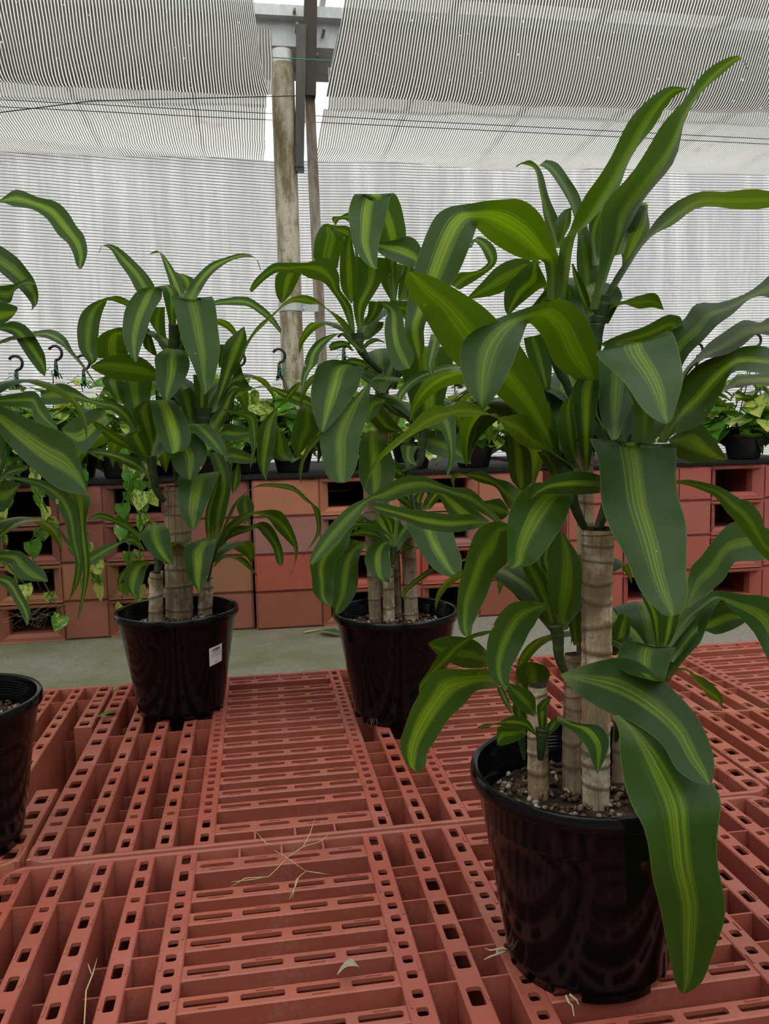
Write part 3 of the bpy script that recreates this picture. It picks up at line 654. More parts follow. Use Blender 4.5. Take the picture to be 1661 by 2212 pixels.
def cane(name, pts, r0, r1, mat, root, nodes, bump=.06, cut=True, seed=0, flute=0):
    """woody cane: ringed tube through pts (world), with an end cut"""
    P = cr([tuple(p) for p in pts], 12); n = 26; mb = MB(); rnd = random.Random(seed); L = len(P)
    ring = sorted(rnd.uniform(0, 1) for _ in range(nodes)) if nodes else []; ring = [(k+.5+rnd.uniform(-.25, .25))/max(nodes, 1) for k in range(nodes)]
    tl = [rnd.uniform(-.5, .5) for _ in ring]; Lc = sum((Vector(q2)-Vector(q1)).length for q1, q2 in zip(P, P[1:])); rows = max(60, min(330, int(Lc/.0012))); sg_ = rows*.0021/Lc; rv = []
    for i in range(rows+1):
        t = i/rows; x = t*(L-1); k = min(int(x), L-2); f = x-k; p = Vector(P[k]).lerp(Vector(P[k+1]), f); rad = r0+(r1-r0)*t
        for j in range(n):
            a = j*2*math.pi/n; g = 0; gd = 0
            for q_, tt in zip(ring, tl):
                d = (t-q_-tt*.008/Lc*math.sin(a+q_*9))*rows/sg_; g += math.exp(-d*d); gd += math.exp(-(d+1.7)**2/.8)
            rr = rad*(1+bump*g+.03*noise.noise((a*1.3 if a < 3.14 else (6.28-a)*1.3, t*8, seed))+flute*math.cos(a*9+3*noise.noise((a, t*3, seed))))
            mb.v.append((p.x+rr*math.cos(a), p.y+rr*math.sin(a), p.z)); rv.append(min(1, gd))
    for i in range(rows):
        for j in range(n): mb.f.append((i*n+j, i*n+(j+1) % n, (i+1)*n+(j+1) % n, (i+1)*n+j))
    rl = root.location; me_ = mb.me(name, True); me_.attributes.new('ring', 'FLOAT', 'POINT').data.foreach_set('value', rv); o = ob(name, me_, mat, root); o.matrix_parent_inverse = Matrix.Translation(-rl)
    if cut:
        p = Vector(P[-1]); cb = MB(); m_ = 18
        for rr, dz in ((0, -.003), (r1*.5, -.002), (r1*.85, .001), (r1*1.0, 0)):
            for j in range(m_): a = j*2*math.pi/m_; cb.v.append((p.x+rr*math.cos(a), p.y+rr*math.sin(a), p.z+dz+.0025*noise.noise((a*5, rr*300, seed))))
        for i in range(3):
            for j in range(m_): cb.f.append((i*m_+j, (i+1)*m_+j, (i+1)*m_+(j+1) % m_, i*m_+(j+1) % m_))
        ob('cut_end', cb.me('cut_end'), 'cut', o)
    return o

PLANTS = {}
def potted(key, x, y, label, soilz, npeb, seed, rotz=0, psize=(.0025, .006)):
    root = empty('potted_corn_plant', (x, y, 0), label, 'potted plant', 'striped corn plants in black pots'); PLANTS[key] = root
    p = ob('pot', POTM, 'pot', root); p.rotation_euler.z = rotz
    f = ob('foot_ring', FOOTM, 'pot', p); b = ob('pot_base', BASEM, 'pot', p)
    s = ob('soil', soil_mesh(soilz, seed), 'soil', root)
    pb_ = ob('pebbles', pebbles(soilz, npeb, seed, *psize), 'pebble', root); pb_['kind'] = 'stuff'
    return root
potted(1, .3612, .8563, 'largest potted corn plant, front right, with a long leaf hanging over its black pot', .178, 420, 1, .4)
potted(2, .2827, 1.6872, 'potted corn plant with four bare canes, in the middle behind the front one', .188, 420, 2, 1.0, (.003, .0055))
potted(3, -.1817, 1.8193, 'potted corn plant whose black pot wears a white price label', .182, 300, 3, 2.0)
potted(4, -.466, 1.268, 'potted corn plant cut off by the left edge of the picture', .182, 420, 4, .2)
for r_ in PLANTS.values(): bpy.context.view_layer.update()

def cane_px(key, bx, by, tx, ty, wb, wt, nodes, mat, sz, via=(), **kw):
    """cane standing where its foot shows in the soil"""
    root = PLANTS[key]; foot_ = at_z(bx, by, sz); Y = foot_.y + kw.pop('dy', 0); foot_ = at(bx, by, Y); foot_.z = min(foot_.z, sz+.01)-.02
    top = at(tx, ty, Y+kw.pop('lean', 0)); pts = [foot_]+[at(px, py, Y) for px, py in via]+[top]
    return cane('cane', pts, wb/2/F_PX*Y*.985, wt/2/F_PX*Y*.985, mat, root, nodes, **kw)
cane_px(1, 1287, 1752, 1291, 1143, 63, 74, 15, 'cane', .178, ((1287, 1640), (1288, 1450), (1290, 1250)), seed=1, bump=.045, dy=.015)
cane_px(1, 1236, 1735, 1236, 1413, 46, 36, 10, 'cane2', .178, ((1234, 1600), (1236, 1500)), seed=2, bump=.06, dy=.03)
cane_px(1, 1164, 1727, 1161, 1481, 52, 44, 6, 'cane', .178, ((1162, 1640), (1161, 1560)), seed=3, bump=.06, dy=.01)
cane_px(1, 1340, 1712, 1338, 1560, 42, 30, 4, 'cane2', .178, seed=4, dy=.03)
cane_px(1, 1262, 1650, 1263, 866, 36, 40, 14, 'cane', .178, ((1262, 1400), (1264, 1100), (1262, 960)), seed=5, dy=-.02)
cane_px(3, 387, 1335, 384, 1050, 60, 54, 9, 'cane2', .182, ((386, 1250), (384, 1130)), seed=6, bump=.03, flute=.02)
cane_px(3, 335, 1336, 338, 1235, 32, 28, 4, 'cane', .182, seed=7, cut=False, dy=-.055)
cane_px(3, 442, 1330, 446, 1250, 35, 30, 3, 'cane', .182, seed=8, cut=False)
cane_px(2, 812, 1343, 797, 1000, 29, 28, 9, 'cane2', .188, ((808, 1270), (800, 1120)), seed=9)
cane_px(2, 840, 1343, 838, 1225, 28, 26, 4, 'cane', .188, seed=10)
cane_px(2, 862, 1340, 856, 1180, 18, 14, 6, 'cane2', .188, seed=11, dy=.01)
cane_px(2, 889, 1342, 872, 1000, 33, 30, 9, 'cane2', .188, ((886, 1270), (880, 1130)), seed=12, flute=.02, dy=.012)
cane_px(2, 830, 1325, 823, 803, 30, 30, 14, 'cane2', .188, ((828, 1250), (826, 1000), (826, 880)), seed=13, dy=.03)
def stem(key, px, D, w0, w1, mat='sheath', name='shoot'):
    root = PLANTS[key]; Y0 = root.location.y; pts = cr([tuple(at(x, y, Y0+d)) for (x, y), d in zip(px, D)], 14); n = len(pts)
    saw = 11.0 if mat == 'sheath' else 1e9
    rad = [(w0+(w1-w0)*i/(n-1))/2/F_PX*Y0*(.95+(.09*((i % saw)/saw) if saw < 99 else .05)) for i in range(n)]
    me = MB().tube(pts, rad, 12).me(name, True); o = ob(name, me, mat, root); o.matrix_parent_inverse = Matrix.Translation(-root.location); return o
stem(1, [(1222, 1455), (1208, 1420), (1205, 1380), (1200, 1350)], [-.02, -.02, -.02, -.02], 16, 34)
stem(1, [(1168, 1640), (1170, 1600), (1172, 1575)], [-.03, -.035, -.035], 14, 34)
stem(1, [(1132, 1640), (1128, 1610), (1122, 1570)], [.0, .0, .0], 8, 22)
stem(1, [(1290, 700), (1295, 680), (1300, 640)], [0, 0, 0], 34, 44)
stem(1, [(1264, 866), (1280, 780), (1290, 700)], [-.01, 0, 0], 22, 34)
stem(1, [(1240, 870), (1222, 825), (1205, 790), (1190, 720)], [.02, .02, .02, .02], 16, 30)
stem(1, [(1290, 1145), (1320, 1070), (1345, 1000), (1380, 950)], [.0, .01, .01, .01], 20, 46)
stem(1, [(1262, 1140), (1240, 1090), (1225, 1030), (1205, 980)], [.0, -.01, -.01, -.01], 16, 40)
stem(1, [(1340, 1560), (1420, 1470), (1440, 1400)], [.02, .02, .01], 12, 34)
stem(1, [(1330, 1600), (1335, 1570), (1338, 1545)], [-.04, -.05, -.06], 10, 24)
stem(2, [(823, 803), (790, 770), (775, 745), (772, 720)], [.02, .0, .0, .0], 12, 26)
stem(2, [(868, 1020), (905, 1000), (912, 960), (916, 925)], [0, 0, 0, 0], 10, 24)
stem(2, [(838, 1225), (848, 1210), (850, 1180)], [-.02, -.02, -.02], 8, 18)
stem(2, [(872, 1000), (900, 1110), (905, 1085)], [.01, .0, .0], 8, 16)
stem(2, [(850, 840), (855, 800), (850, 690), (852, 650)], [.02, .02, .02, .02], 12, 20)
stem(3, [(384, 1050), (430, 960), (438, 915), (440, 880)], [.0, .0, .0, .0], 14, 34)
stem(3, [(356, 1082), (343, 1068), (333, 1040), (327, 985)], [-.01, -.015, -.02, -.02], 12, 20)
stem(3, [(446, 1255), (452, 1215), (462, 1180)], [0, 0, 0], 14, 22)
stem(3, [(338, 1238), (343, 1215), (340, 1180)], [-.05, -.04, -.02], 14, 22)
stem(3, [(384, 1052), (370, 860), (375, 760), (378, 700)], [.03, .03, .01, .0], 14, 26)
cane_px(4, -58, 1548, -70, 760, 62, 56, 14, 'cane', .182, ((-60, 1300), (-66, 1000)), seed=21)
stem(4, [(-70, 765), (-72, 620), (-70, 470)], [.0, .0, .0], 26, 40)

LEAVES = """1 .0 .0 -.10 1 0|1183 648 1204 646 0 0;1176 569 1208 569 -2 0;1144 563 1200 535 -6 -1;1101 544 1171 470 -8 -3;1060 523 1127 430 -8 -5;1032 496 1077 429 -7 -6.5;1029 493 1014 440 -3 -7.5;1027 496 966 448 0 -8;1014 535 932 479 3 -8.5;990 588 896 578 3 -9;956 641 879 665 3 -9.5;918 701 874 711 2 -10;917 749 886 749 2 -10;907 779 905 779 0 -10
1 .0 .0 .02 1 7|1203 643 1221 643;1205 527 1246 512;1230 498 1277 476;1284 400 1335 400;1313 335 1371 339;1378 241 1415 263;1436 190 1453 212;1483 190 1487 191
1 -.02 -.02 .0 1 8|1273 668 1292 668;1302 534 1339 516;1308 444 1360 478;1364 361 1407 422;1422 295 1447 353;1454 241 1476 266;1491 187 1520 201;1541 142 1556 162;1594 120 1603 127;1614 152 1616 154
1 .02 .05 .05 1 8|1273 693 1288 695;1333 596 1339 601;1375 520 1386 531;1444 458 1444 484;1516 409 1501 455;1585 411 1574 453;1661 415 1661 446;1729 429 1729 447
1 .08 .12 .14 1 7|1328 552 1346 549;1360 469 1386 447;1375 447 1398 442;1349 484 1402 484;1339 527 1386 527;1344 556 1364 552;1343 579 1346 581
1 .03 .05 .08 1 6|1263 683 1279 683;1248 552 1297 567;1237 469 1273 484;1216 408 1252 431;1187 370 1230 389;1165 358 1205 353;1160 359 1179 345
1 .04 .08 .12 -1 5|1199 538 1214 534;1171 456 1207 473;1163 408 1187 418;1156 364 1166 368;1125 354 1143 346;1114 359 1115 361
1 .0 .02 .03 1 4|1204 531 1216 520;1201 489 1227 491;1216 458 1232 462;1234 448 1235 450
1 .05 .07 .09 1 5|1279 574 1299 570;1273 493 1303 516;1292 458 1308 462;1307 446 1310 446
1 -.02 -.03 -.04 1 3|1268 686 1283 679;1244 607 1263 625;1234 570 1238 569
1 .02 .0 -.03 1 5|1284 695 1299 693;1310 657 1321 672;1349 650 1349 658;1386 641 1378 663;1418 637 1407 663;1433 666 1434 670
1 .05 .06 .06 1 0|1161 578 1163 593;1139 561 1132 585;1106 561 1113 612;1072 578 1084 631;1043 607 1053 641;1011 641 1014 646
1 .04 .05 .04 1 0|1156 557 1171 569;1147 566 1164 573;1120 590 1179 612;1091 622 1159 629;1088 660 1122 659;1096 681 1098 682
1 .04 .04 .04 1 0|1184 617 1191 650;1159 648 1178 660;1145 667 1151 671
1 .03 .03 .03 1 0|1221 650 1243 662;1224 626 1240 636;1228 614 1232 616
1 -.01 -.085 -.15 -1 0|1190 972 1200 968;1126 900 1184 876;1060 840 1162 812;995 797 1120 740;950 740 1072 691;910 672 1024 648;886 641 965 612;876 605 920 592;879 590 889 586
1 .0 -.03 -.15 1 0|1320 952 1328 950;1287 900 1292 898;1283 852 1294 846;1250 825 1293 790 -4 -2;1200 790 1288 735 -6 -4;1175 730 1262 685 -7 -6;1152 704 1222 648 -7 -8;1142 701 1180 650 -4 -9.5;1136 706 1080 686 0 -10.5;1122 747 1020 714 3 -11.5;1106 790 997 745 3 -12.5;1093 815 995 795 3 -13.5;1073 850 1008 842 2 -14.5;1050 880 1030 868 1 -15;1043 886 1041 886 0 -15
1 .0 -.06 -.16 1 0|1362 956 1416 956;1368 870 1416 882;1329 791 1447 809;1288 751 1444 723;1308 788 1465 757;1344 829 1477 794;1377 870 1474 832;1407 900 1460 879;1431 914 1450 909;1434 916 1436 916
1 -.01 -.02 -.03 -1 9|1418 956 1441 956;1462 870 1457 935;1486 815 1513 909;1522 773 1561 855;1594 749 1591 806;1661 758 1661 800;1718 779 1718 806
1 .01 .03 .05 -1 9|1425 858 1441 864;1431 737 1478 785;1480 683 1516 743;1507 662 1546 698;1552 659 1582 671;1606 628 1624 651;1661 592 1661 647;1718 556 1718 637
1 .02 .05 .08 -1 9|1450 855 1462 864;1480 791 1483 812;1516 758 1522 775;1561 728 1567 757;1606 686 1606 750;1643 688 1631 732;1661 684 1661 728;1718 683 1718 719
1 .05 .06 .07 1 0|1477 719 1450 743;1471 687 1441 719;1453 680 1428 724;1434 683 1422 731;1389 707 1395 739;1335 725 1353 745;1296 743 1305 748
1 .02 .03 .05 1 0|1441 951 1447 956;1471 930 1453 972;1513 912 1465 989;1540 945 1507 999;1564 981 1543 997;1571 991 1572 992
1 .06 .08 .1 -1 8|1549 846 1552 849;1573 831 1582 837;1597 808 1606 838;1661 800 1661 837;1718 802 1718 835
1 .0 -.07 -.17 1 0|1328 1030 1362 1030;1305 985 1400 1000;1276 942 1450 963;1284 985 1465 1010;1298 1065 1471 1095;1318 1127 1477 1140;1336 1180 1485 1185;1358 1230 1487 1240;1390 1285 1485 1285;1428 1324 1474 1320;1446 1332 1452 1332
1 -.02 -.06 -.1 1 0|1300 1031 1300 1056;1295 1026 1296 1065;1248 1018 1248 1068;1192 1029 1192 1067;1162 1051 1165 1071;1146 1076 1147 1078
1 -.03 -.08 -.13 1 0|1222 1060 1240 1065;1165 1043 1237 1085;1126 1062 1223 1122;1104 1106 1196 1160;1094 1155 1165 1206;1095 1205 1150 1218;1097 1222 1125 1226;1100 1228 1103 1229
1 -.03 -.08 -.12 1 0|1118 1137 1126 1153;1070 1126 1096 1159;1037 1142 1095 1211;1015 1181 1070 1239;998 1231 1054 1286;988 1275 1034 1325;989 1342 1021 1350;998 1369 1018 1371;1010 1375 1013 1375
1 -.01 -.06 -.08 1 7|1246 1013 1245 1019;1206 982 1209 995;1178 958 1183 974;1158 932 1148 967;1137 901 1115 947;1104 896 1090 926;1073 896 1073 901;1051 882 1054 901;1026 867 1026 904;993 868 993 900;971 885 972 893;943 882 949 907;910 898 915 923;877 926 882 948;843 954 852 973;813 990 818 998;794 1029 798 1033;789 1054 791 1055
1 .06 .07 .06 1 0|1109 893 1131 893;1096 926 1134 951;1095 976 1148 982;1098 1009 1150 1018;1105 1037 1148 1042;1120 1055 1134 1056;1126 1061 1128 1061
1 .03 .04 .05 1 0|1191 948 1201 943;1178 857 1190 851;1154 802 1191 793;1137 760 1187 754;1131 730 1170 721
1 -.01 -.02 -.02 1 0|1262 1018 1270 1018;1248 954 1280 976;1239 893 1284 926;1237 843 1292 849;1248 818 1295 821
1 -.01 .02 .04 1 0|1321 951 1335 947;1294 885 1368 867;1291 797 1386 797;1311 737 1371 737
1 .0 -.02 -.03 1 4|1253 1013 1257 1010;1227 995 1244 970;1206 926 1240 915;1211 878 1238 876;1232 853 1236 851
1 -.01 -.01 -.02 1 3|1219 1021 1223 1018;1196 965 1209 965;1186 915 1203 926;1182 869 1185 869
1 .0 .0 .0 1 0|1191 1030 1220 1019;1176 1001 1205 984;1159 975 1184 976
1 .0 .02 .03 1 0|1126 1060 1109 1103;1098 1040 1093 1092;1070 1033 1072 1054;1040 1018 1037 1042;1004 1023 1004 1027;987 1020 990 1027;974 1034 982 1037;980 1055 982 1056
1 .0 -.02 -.06 -1 0|1094 1136 1084 1145;1051 1089 1062 1121;1015 1056 1026 1100;972 1051 990 1078;914 1028 932 1064;863 1033 881 1070;823 1055 838 1084;796 1073 798 1085;751 1096 769 1127;708 1140 737 1163;679 1183 704 1197;667 1216 675 1221
1 -.02 -.05 -.07 -1 0|1055 1127 1053 1132;1019 1111 1020 1144;972 1111 972 1150;917 1103 917 1143;863 1096 863 1121;820 1085 827 1111;805 1091 807 1097
1 .03 .05 .06 1 0|1061 1128 1054 1123;1037 1109 998 1128;998 1078 971 1112;971 1067 951 1078;944 1063 946 1067
1 .03 .05 .06 1 0|1101 1106 1100 1110;1082 1078 1079 1123;1054 1081 1054 1101;1034 1083 1037 1087
1 -.02 -.06 -.09 1 0|1183 1304 1188 1311;1154 1299 1170 1325;1109 1300 1156 1350;1082 1325 1142 1366;1059 1369 1126 1397;1051 1411 1113 1425;1053 1444 1104 1444;1066 1470 1101 1472;1087 1486 1099 1483;1093 1490 1095 1490
1 -.02 -.07 -.12 1 0|1076 1466 1077 1483;1059 1448 1054 1487;1015 1447 1023 1494;940 1447 1004 1519;913 1483 974 1552;890 1522 943 1599;875 1574 922 1625;867 1605 917 1652;877 1649 908 1666;900 1668 904 1671;918 1698 920 1699
1 .0 .02 .04 1 0|1066 1361 1065 1365;1040 1364 1043 1373;1015 1372 1023 1379;976 1391 996 1402;946 1419 971 1432;924 1452 946 1445;906 1477 921 1474;905 1497 907 1497
1 .02 .04 .05 1 0|1059 1414 1059 1441;1026 1384 1026 1443;976 1376 993 1438;943 1380 951 1419;925 1389 926 1393
1 .0 .0 .0 1 0|1192 1371 1209 1369;1170 1311 1198 1311;1148 1264 1183 1256;1129 1228 1162 1220;1120 1203 1151 1198
1 -.02 -.04 -.05 1 0|1212 1357 1220 1356;1187 1300 1239 1330;1181 1245 1256 1286;1192 1189 1252 1211;1206 1147 1216 1150
1 .02 .03 .03 1 0|1183 1249 1194 1247;1167 1211 1192 1203;1177 1177 1201 1175;1205 1156 1209 1156
1 .03 .03 .03 1 0|1239 1394 1251 1394;1226 1344 1256 1344;1228 1325 1255 1319
1 -.01 -.02 -.02 1 0|1154 1548 1158 1538;1126 1535 1156 1508;1101 1508 1137 1487;1095 1483 1101 1476
1 .05 .06 .06 1 0|1151 1508 1167 1508;1123 1472 1183 1469;1116 1451 1185 1450;1126 1436 1173 1437;1145 1429 1152 1430
1 -.03 -.04 -.04 1 0|1170 1541 1176 1538;1159 1527 1179 1529;1173 1511 1187 1518;1189 1508 1190 1509
1 -.03 -.04 -.03 1 0|1167 1588 1176 1588;1161 1552 1182 1552;1159 1527 1183 1527
1 -.02 -.01 .0 1 0|1170 1592 1187 1588;1184 1563 1207 1569;1203 1546 1209 1552
1 -.03 -.05 -.06 1 0|1160 1587 1155 1588;1140 1555 1133 1575;1109 1546 1095 1571;1073 1563 1070 1565;1048 1564 1051 1573;1031 1571 1032 1573
1 -.02 -.03 -.04 1 0|1134 1574 1138 1585;1095 1571 1120 1599;1075 1569 1101 1607;1072 1588 1085 1610;1074 1609 1076 1610
1 -.05 -.08 -.11 1 0|1203 1546 1206 1547;1209 1564 1248 1560;1242 1585 1292 1566;1267 1613 1314 1596;1278 1641 1309 1632;1289 1671 1291 1671
1 .01 .02 .03 1 0|1109 1547 1107 1544;1090 1522 1099 1513;1076 1494 1090 1491;1073 1483 1082 1484
1 -.01 -.01 -.01 1 0|1118 1569 1137 1569;1108 1535 1135 1535;1109 1519 1126 1519
1 -.05 -.09 -.15 -1 0|1211 1456 1212 1460;1280 1432 1245 1495;1360 1422 1305 1535;1430 1465 1365 1562;1495 1535 1430 1607;1530 1600 1462 1660;1543 1650 1495 1686;1538 1692 1528 1698
1 -.02 -.05 -.1 1 0|1402 1415 1422 1415;1382 1390 1437 1400;1346 1389 1459 1397;1336 1428 1449 1420;1361 1456 1437 1463;1412 1471 1435 1471
1 .0 .02 .04 1 6|1440 1463 1448 1468;1457 1443 1463 1453;1483 1437 1488 1454;1499 1456 1513 1476;1523 1473 1531 1501;1554 1496 1546 1514;1561 1516 1556 1525;1557 1532 1559 1533
1 .05 .07 .08 -1 0|1480 1315 1488 1314;1489 1233 1526 1284;1513 1203 1564 1253;1541 1167 1582 1220;1564 1142 1597 1213;1587 1127 1635 1213;1627 1130 1665 1203;1678 1152 1690 1187
1 .06 .0 -.04 1 0|1452 1038 1452 1044;1473 1037 1473 1046;1493 1037 1503 1054;1554 1051 1544 1073;1599 1078 1569 1106;1622 1085 1597 1137;1644 1114 1625 1175;1655 1152 1650 1201;1690 1192 1680 1228
1 .0 .02 -.05 -1 0|1437 1395 1447 1401;1470 1337 1498 1339;1498 1314 1523 1316;1523 1289 1561 1295;1546 1276 1573 1309;1597 1283 1599 1332;1661 1289 1625 1365;1695 1316 1642 1397;1713 1375 1665 1438
1 .01 .03 .05 -1 0|1448 1428 1454 1431;1463 1395 1489 1392;1495 1354 1516 1363;1528 1324 1549 1370;1571 1306 1582 1360;1612 1325 1614 1342
1 .08 .09 .1 -1 0|1483 1360 1488 1361;1513 1318 1528 1327;1533 1303 1559 1311;1569 1295 1573 1305
1 .0 .0 .0 1 0|1428 1401 1440 1401;1429 1354 1455 1370;1432 1304 1470 1319
1 .03 .03 .03 1 0|1417 1401 1427 1401;1404 1329 1429 1334;1381 1280 1412 1299
1 .06 .06 .06 1 0|1323 1416 1339 1411;1322 1359 1359 1380;1340 1325 1361 1334
1 -.09 -.165 -.16 1 0|1320 1545 1345 1545;1334 1575 1420 1590;1338 1640 1500 1650;1368 1730 1548 1720;1390 1790 1551 1790;1402 1880 1558 1880;1430 1960 1562 1962;1441 2050 1546 2050;1458 2120 1518 2120;1472 2146 1480 2148
2 .02 .02 .03 1 0|858 655 862 661;906 559 907 577;966 516 968 534;1014 537 1017 520;1024 523 1033 511;1038 535 1053 518;1050 557 1070 538;1053 569 1072 566;1029 585 1053 588;990 590 1024 608;972 614 992 626
2 .02 -.01 -.1 1 0|845 652 856 652;836 569 857 569;814 516 878 508;790 460 870 460;768 420 850 415;755 448 839 439;754 484 831 482;760 523 820 520;778 554 816 549;797 575 814 571;809 580 815 581
2 .02 .04 .06 1 0|767 617 772 617;762 554 767 554;760 516 756 522;755 490 744 515;725 487 735 506;700 484 717 490;685 506 743 516;677 540 737 542;678 559 732 566;699 573 730 577;726 580 728 580
2 .0 -.04 -.06 1 0|759 656 762 652;740 629 771 631;734 593 773 605;735 544 771 569;744 516 763 535;755 506 758 506
2 .0 .0 .0 1 0|773 715 783 707;762 655 791 667;773 617 819 617;772 578 834 578;771 554 837 558
2 .0 -.03 -.05 -1 0|759 720 767 718;740 667 759 660;718 632 735 626;696 608 732 593;667 600 709 558;638 585 665 566;636 591 614 567;602 588 590 569;578 600 566 588;556 620 548 607;543 632 539 626
2 .02 .05 .07 1 0|758 701 762 699;723 636 729 632;694 593 701 588;665 573 684 578;631 583 665 577;599 590 661 579;593 612 646 603;597 638 631 632;607 655 611 654
2 .0 -.02 -.08 1 5|772 730 766 735;742 689 732 697;703 662 696 662;674 643 670 656;641 640 634 652;614 650 605 670;588 679 581 692;554 708 552 719;530 742 530 757;516 776 517 783
2 -.01 -.06 -.1 1 0|773 758 781 754;754 740 762 735;730 720 742 720;687 735 718 730;665 761 692 761;655 795 685 785;650 820 668 805;651 845 654 846
2 -.02 -.04 -.05 1 0|764 757 761 759;747 737 747 750;720 738 730 754;710 749 714 758
2 -.02 -.02 -.01 1 0|776 762 786 759;790 740 795 747;809 730 814 738;831 739 832 741
2 .02 .03 .04 1 0|783 735 798 733;788 711 824 711;807 691 829 696
2 -.02 -.03 -.04 1 0|784 704 791 704;794 677 811 689;796 655 827 667;801 650 823 651
2 .0 -.02 -.04 1 0|902 576 906 569;894 576 909 540;872 573 896 516;841 561 879 510;820 547 853 518;815 535 819 523
2 .03 .03 .03 1 0|845 651 856 651;823 605 860 617;835 566 874 573
2 .04 .04 .04 1 0|860 649 882 649;862 610 892 605;874 573 894 576
2 -.02 -.06 -.1 1 0|814 651 819 655;843 652 838 675;867 672 833 689;873 701 830 720;879 732 837 761;891 756 850 793;894 776 862 800;886 795 884 797
2 .0 -.01 -.02 1 0|817 650 824 665;850 651 858 675;882 649 882 684
2 .03 .03 .03 1 0|772 617 777 617;767 544 773 544;761 492 767 494;755 460 756 481;735 467 740 473;717 470 730 478;723 485 726 487
2 .0 -.05 -.12 1 0|803 812 811 812;740 776 799 795;690 787 787 797;675 822 777 830;673 865 756 866;680 904 728 904;692 933 701 933
2 -.01 -.02 -.03 1 0|801 800 799 802;789 781 784 796;764 773 760 791;736 781 736 793;712 789 714 791
2 -.01 -.07 -.14 1 0|872 825 869 817;837 825 832 812;810 824 810 812;787 836 805 823;755 868 799 844;716 889 796 889;698 921 786 922;692 957 778 945;697 993 775 981;704 1024 769 1010;722 1041 755 1036;738 1043 745 1043
2 .01 .0 -.02 1 0|916 931 931 925;897 906 953 889;880 856 967 844;868 800 974 800;861 759 977 769;864 747 964 749
2 -.04 -.07 -.1 -1 0|993 786 993 800;957 788 963 803;933 798 938 809;907 803 915 820;885 817 892 834;868 834 878 849;857 851 871 858;861 865 869 868;877 878 879 879
2 -.06 -.09 -.1 1 0|931 721 955 721;923 759 948 754;921 788 936 788;930 815 938 810;933 834 941 829;948 842 950 842
2 .02 .02 .02 1 0|888 909 883 907;861 884 851 895;837 863 829 878;828 864 827 870
2 .03 .02 .0 1 0|871 931 868 933;851 909 825 933;825 875 797 906
2 .0 -.02 -.04 1 0|830 863 832 864;798 860 813 894;790 913 794 915
2 .0 .0 -.02 1 0|798 930 813 933;781 947 832 950;774 993 851 993;777 1029 852 1029;789 1060 837 1051;803 1074 813 1070
2 .01 .02 .03 -1 0|911 937 907 957;945 930 928 976;986 942 957 990;1008 969 991 1000;1018 1001 1017 1002
2 .0 -.03 -.06 1 0|905 972 910 970;917 942 923 933;935 916 952 904;940 913 982 897;957 940 985 930;967 969 984 969;969 993 981 1000;964 1019 972 1019;965 1030 967 1031
2 -.03 -.04 -.05 1 0|908 966 908 971;870 960 904 963;868 981 896 977;875 998 894 990;896 1005 901 1004
2 .02 .02 .02 1 0|659 875 675 884;646 884 680 901;633 923 689 928;628 952 673 952;634 974 656 972;643 986 644 985
2 .0 -.02 -.04 1 4|697 925 699 935;689 937 692 948;668 957 678 964;651 986 661 991;645 1019 653 1017;649 1041 651 1042
2 .02 .02 .02 1 0|846 995 849 1029;875 1007 861 1036;892 1026 887 1032
2 .02 .02 .02 1 0|897 1100 907 1100;893 1075 913 1075;904 1060 919 1060
2 .02 .02 .02 1 0|909 1102 931 1099;921 1075 950 1075;945 1051 967 1056;969 1053 970 1054
2 .02 .02 .02 1 0|895 1099 892 1101;875 1068 873 1092;854 1072 855 1076
2 .0 -.07 -.1 1 0|848 1168 845 1170;818 1135 815 1142;786 1127 789 1138;752 1127 761 1146;709 1160 750 1181;675 1199 727 1212;669 1213 721 1247;674 1243 720 1270;677 1279 719 1291;693 1300 718 1304;714 1311 717 1311
2 .0 -.05 -.08 1 0|790 1170 793 1177;759 1174 780 1194;734 1197 775 1218;723 1224 773 1256;720 1275 762 1293;717 1309 741 1320;724 1327 728 1327
2 -.03 -.06 -.09 1 0|846 1173 854 1173;821 1169 842 1176;796 1183 841 1201;789 1206 844 1224;796 1231 843 1243;812 1249 842 1254;839 1259 843 1260
2 .0 -.02 -.04 1 0|828 1164 827 1167;812 1146 805 1161;782 1141 777 1158;757 1153 758 1158
2 .0 .0 .0 1 0|748 1186 768 1175;754 1162 786 1171
2 -.01 -.01 -.01 1 0|845 1174 849 1167;823 1151 839 1153;805 1135 817 1133
2 .0 .0 -.02 1 0|844 1158 850 1156;830 1130 852 1130;820 1112 850 1119
2 -.02 -.03 -.03 1 0|859 1199 861 1202;871 1181 873 1190;883 1177 885 1187;895 1182 895 1183
2 .0 -.06 -.1 1 0|883 1114 965 1119;878 1133 976 1146;894 1174 990 1178;924 1213 996 1206;951 1238 997 1226;979 1248 997 1240;992 1247 995 1245
2 .0 -.05 -.07 1 0|1006 1206 1006 1210;972 1217 974 1223;937 1224 942 1232;903 1245 910 1254;873 1272 883 1275;869 1284 875 1288;875 1309 876 1309
2 .03 .03 .04 1 0|649 824 647 833;628 838 632 856;613 864 607 878;583 893 585 894
3 .02 .03 .03 1 0|313 652 334 646;296 630 335 622;280 600 313 587;258 570 275 549;239 539 246 530;220 532 223 530;213 547 214 547
3 .02 .04 .05 1 0|375 646 397 641;367 614 399 630;356 581 380 589;349 556 362 562;340 541 348 547;323 548 324 549
3 .02 .03 .03 -1 0|391 652 421 652;416 606 443 612;451 570 467 585;486 557 499 563;524 547 529 556;551 557 554 560;562 583 564 584
3 .06 .06 .06 1 0|395 630 422 625;385 603 419 603;378 586 394 592
3 .0 -.01 -.1 1 0|378 763 385 763;361 676 380 690;351 635 388 638;345 622 367 614;302 625 351 627;272 665 349 644;265 700 329 679;266 733 314 725;277 761 303 755;291 782 296 782
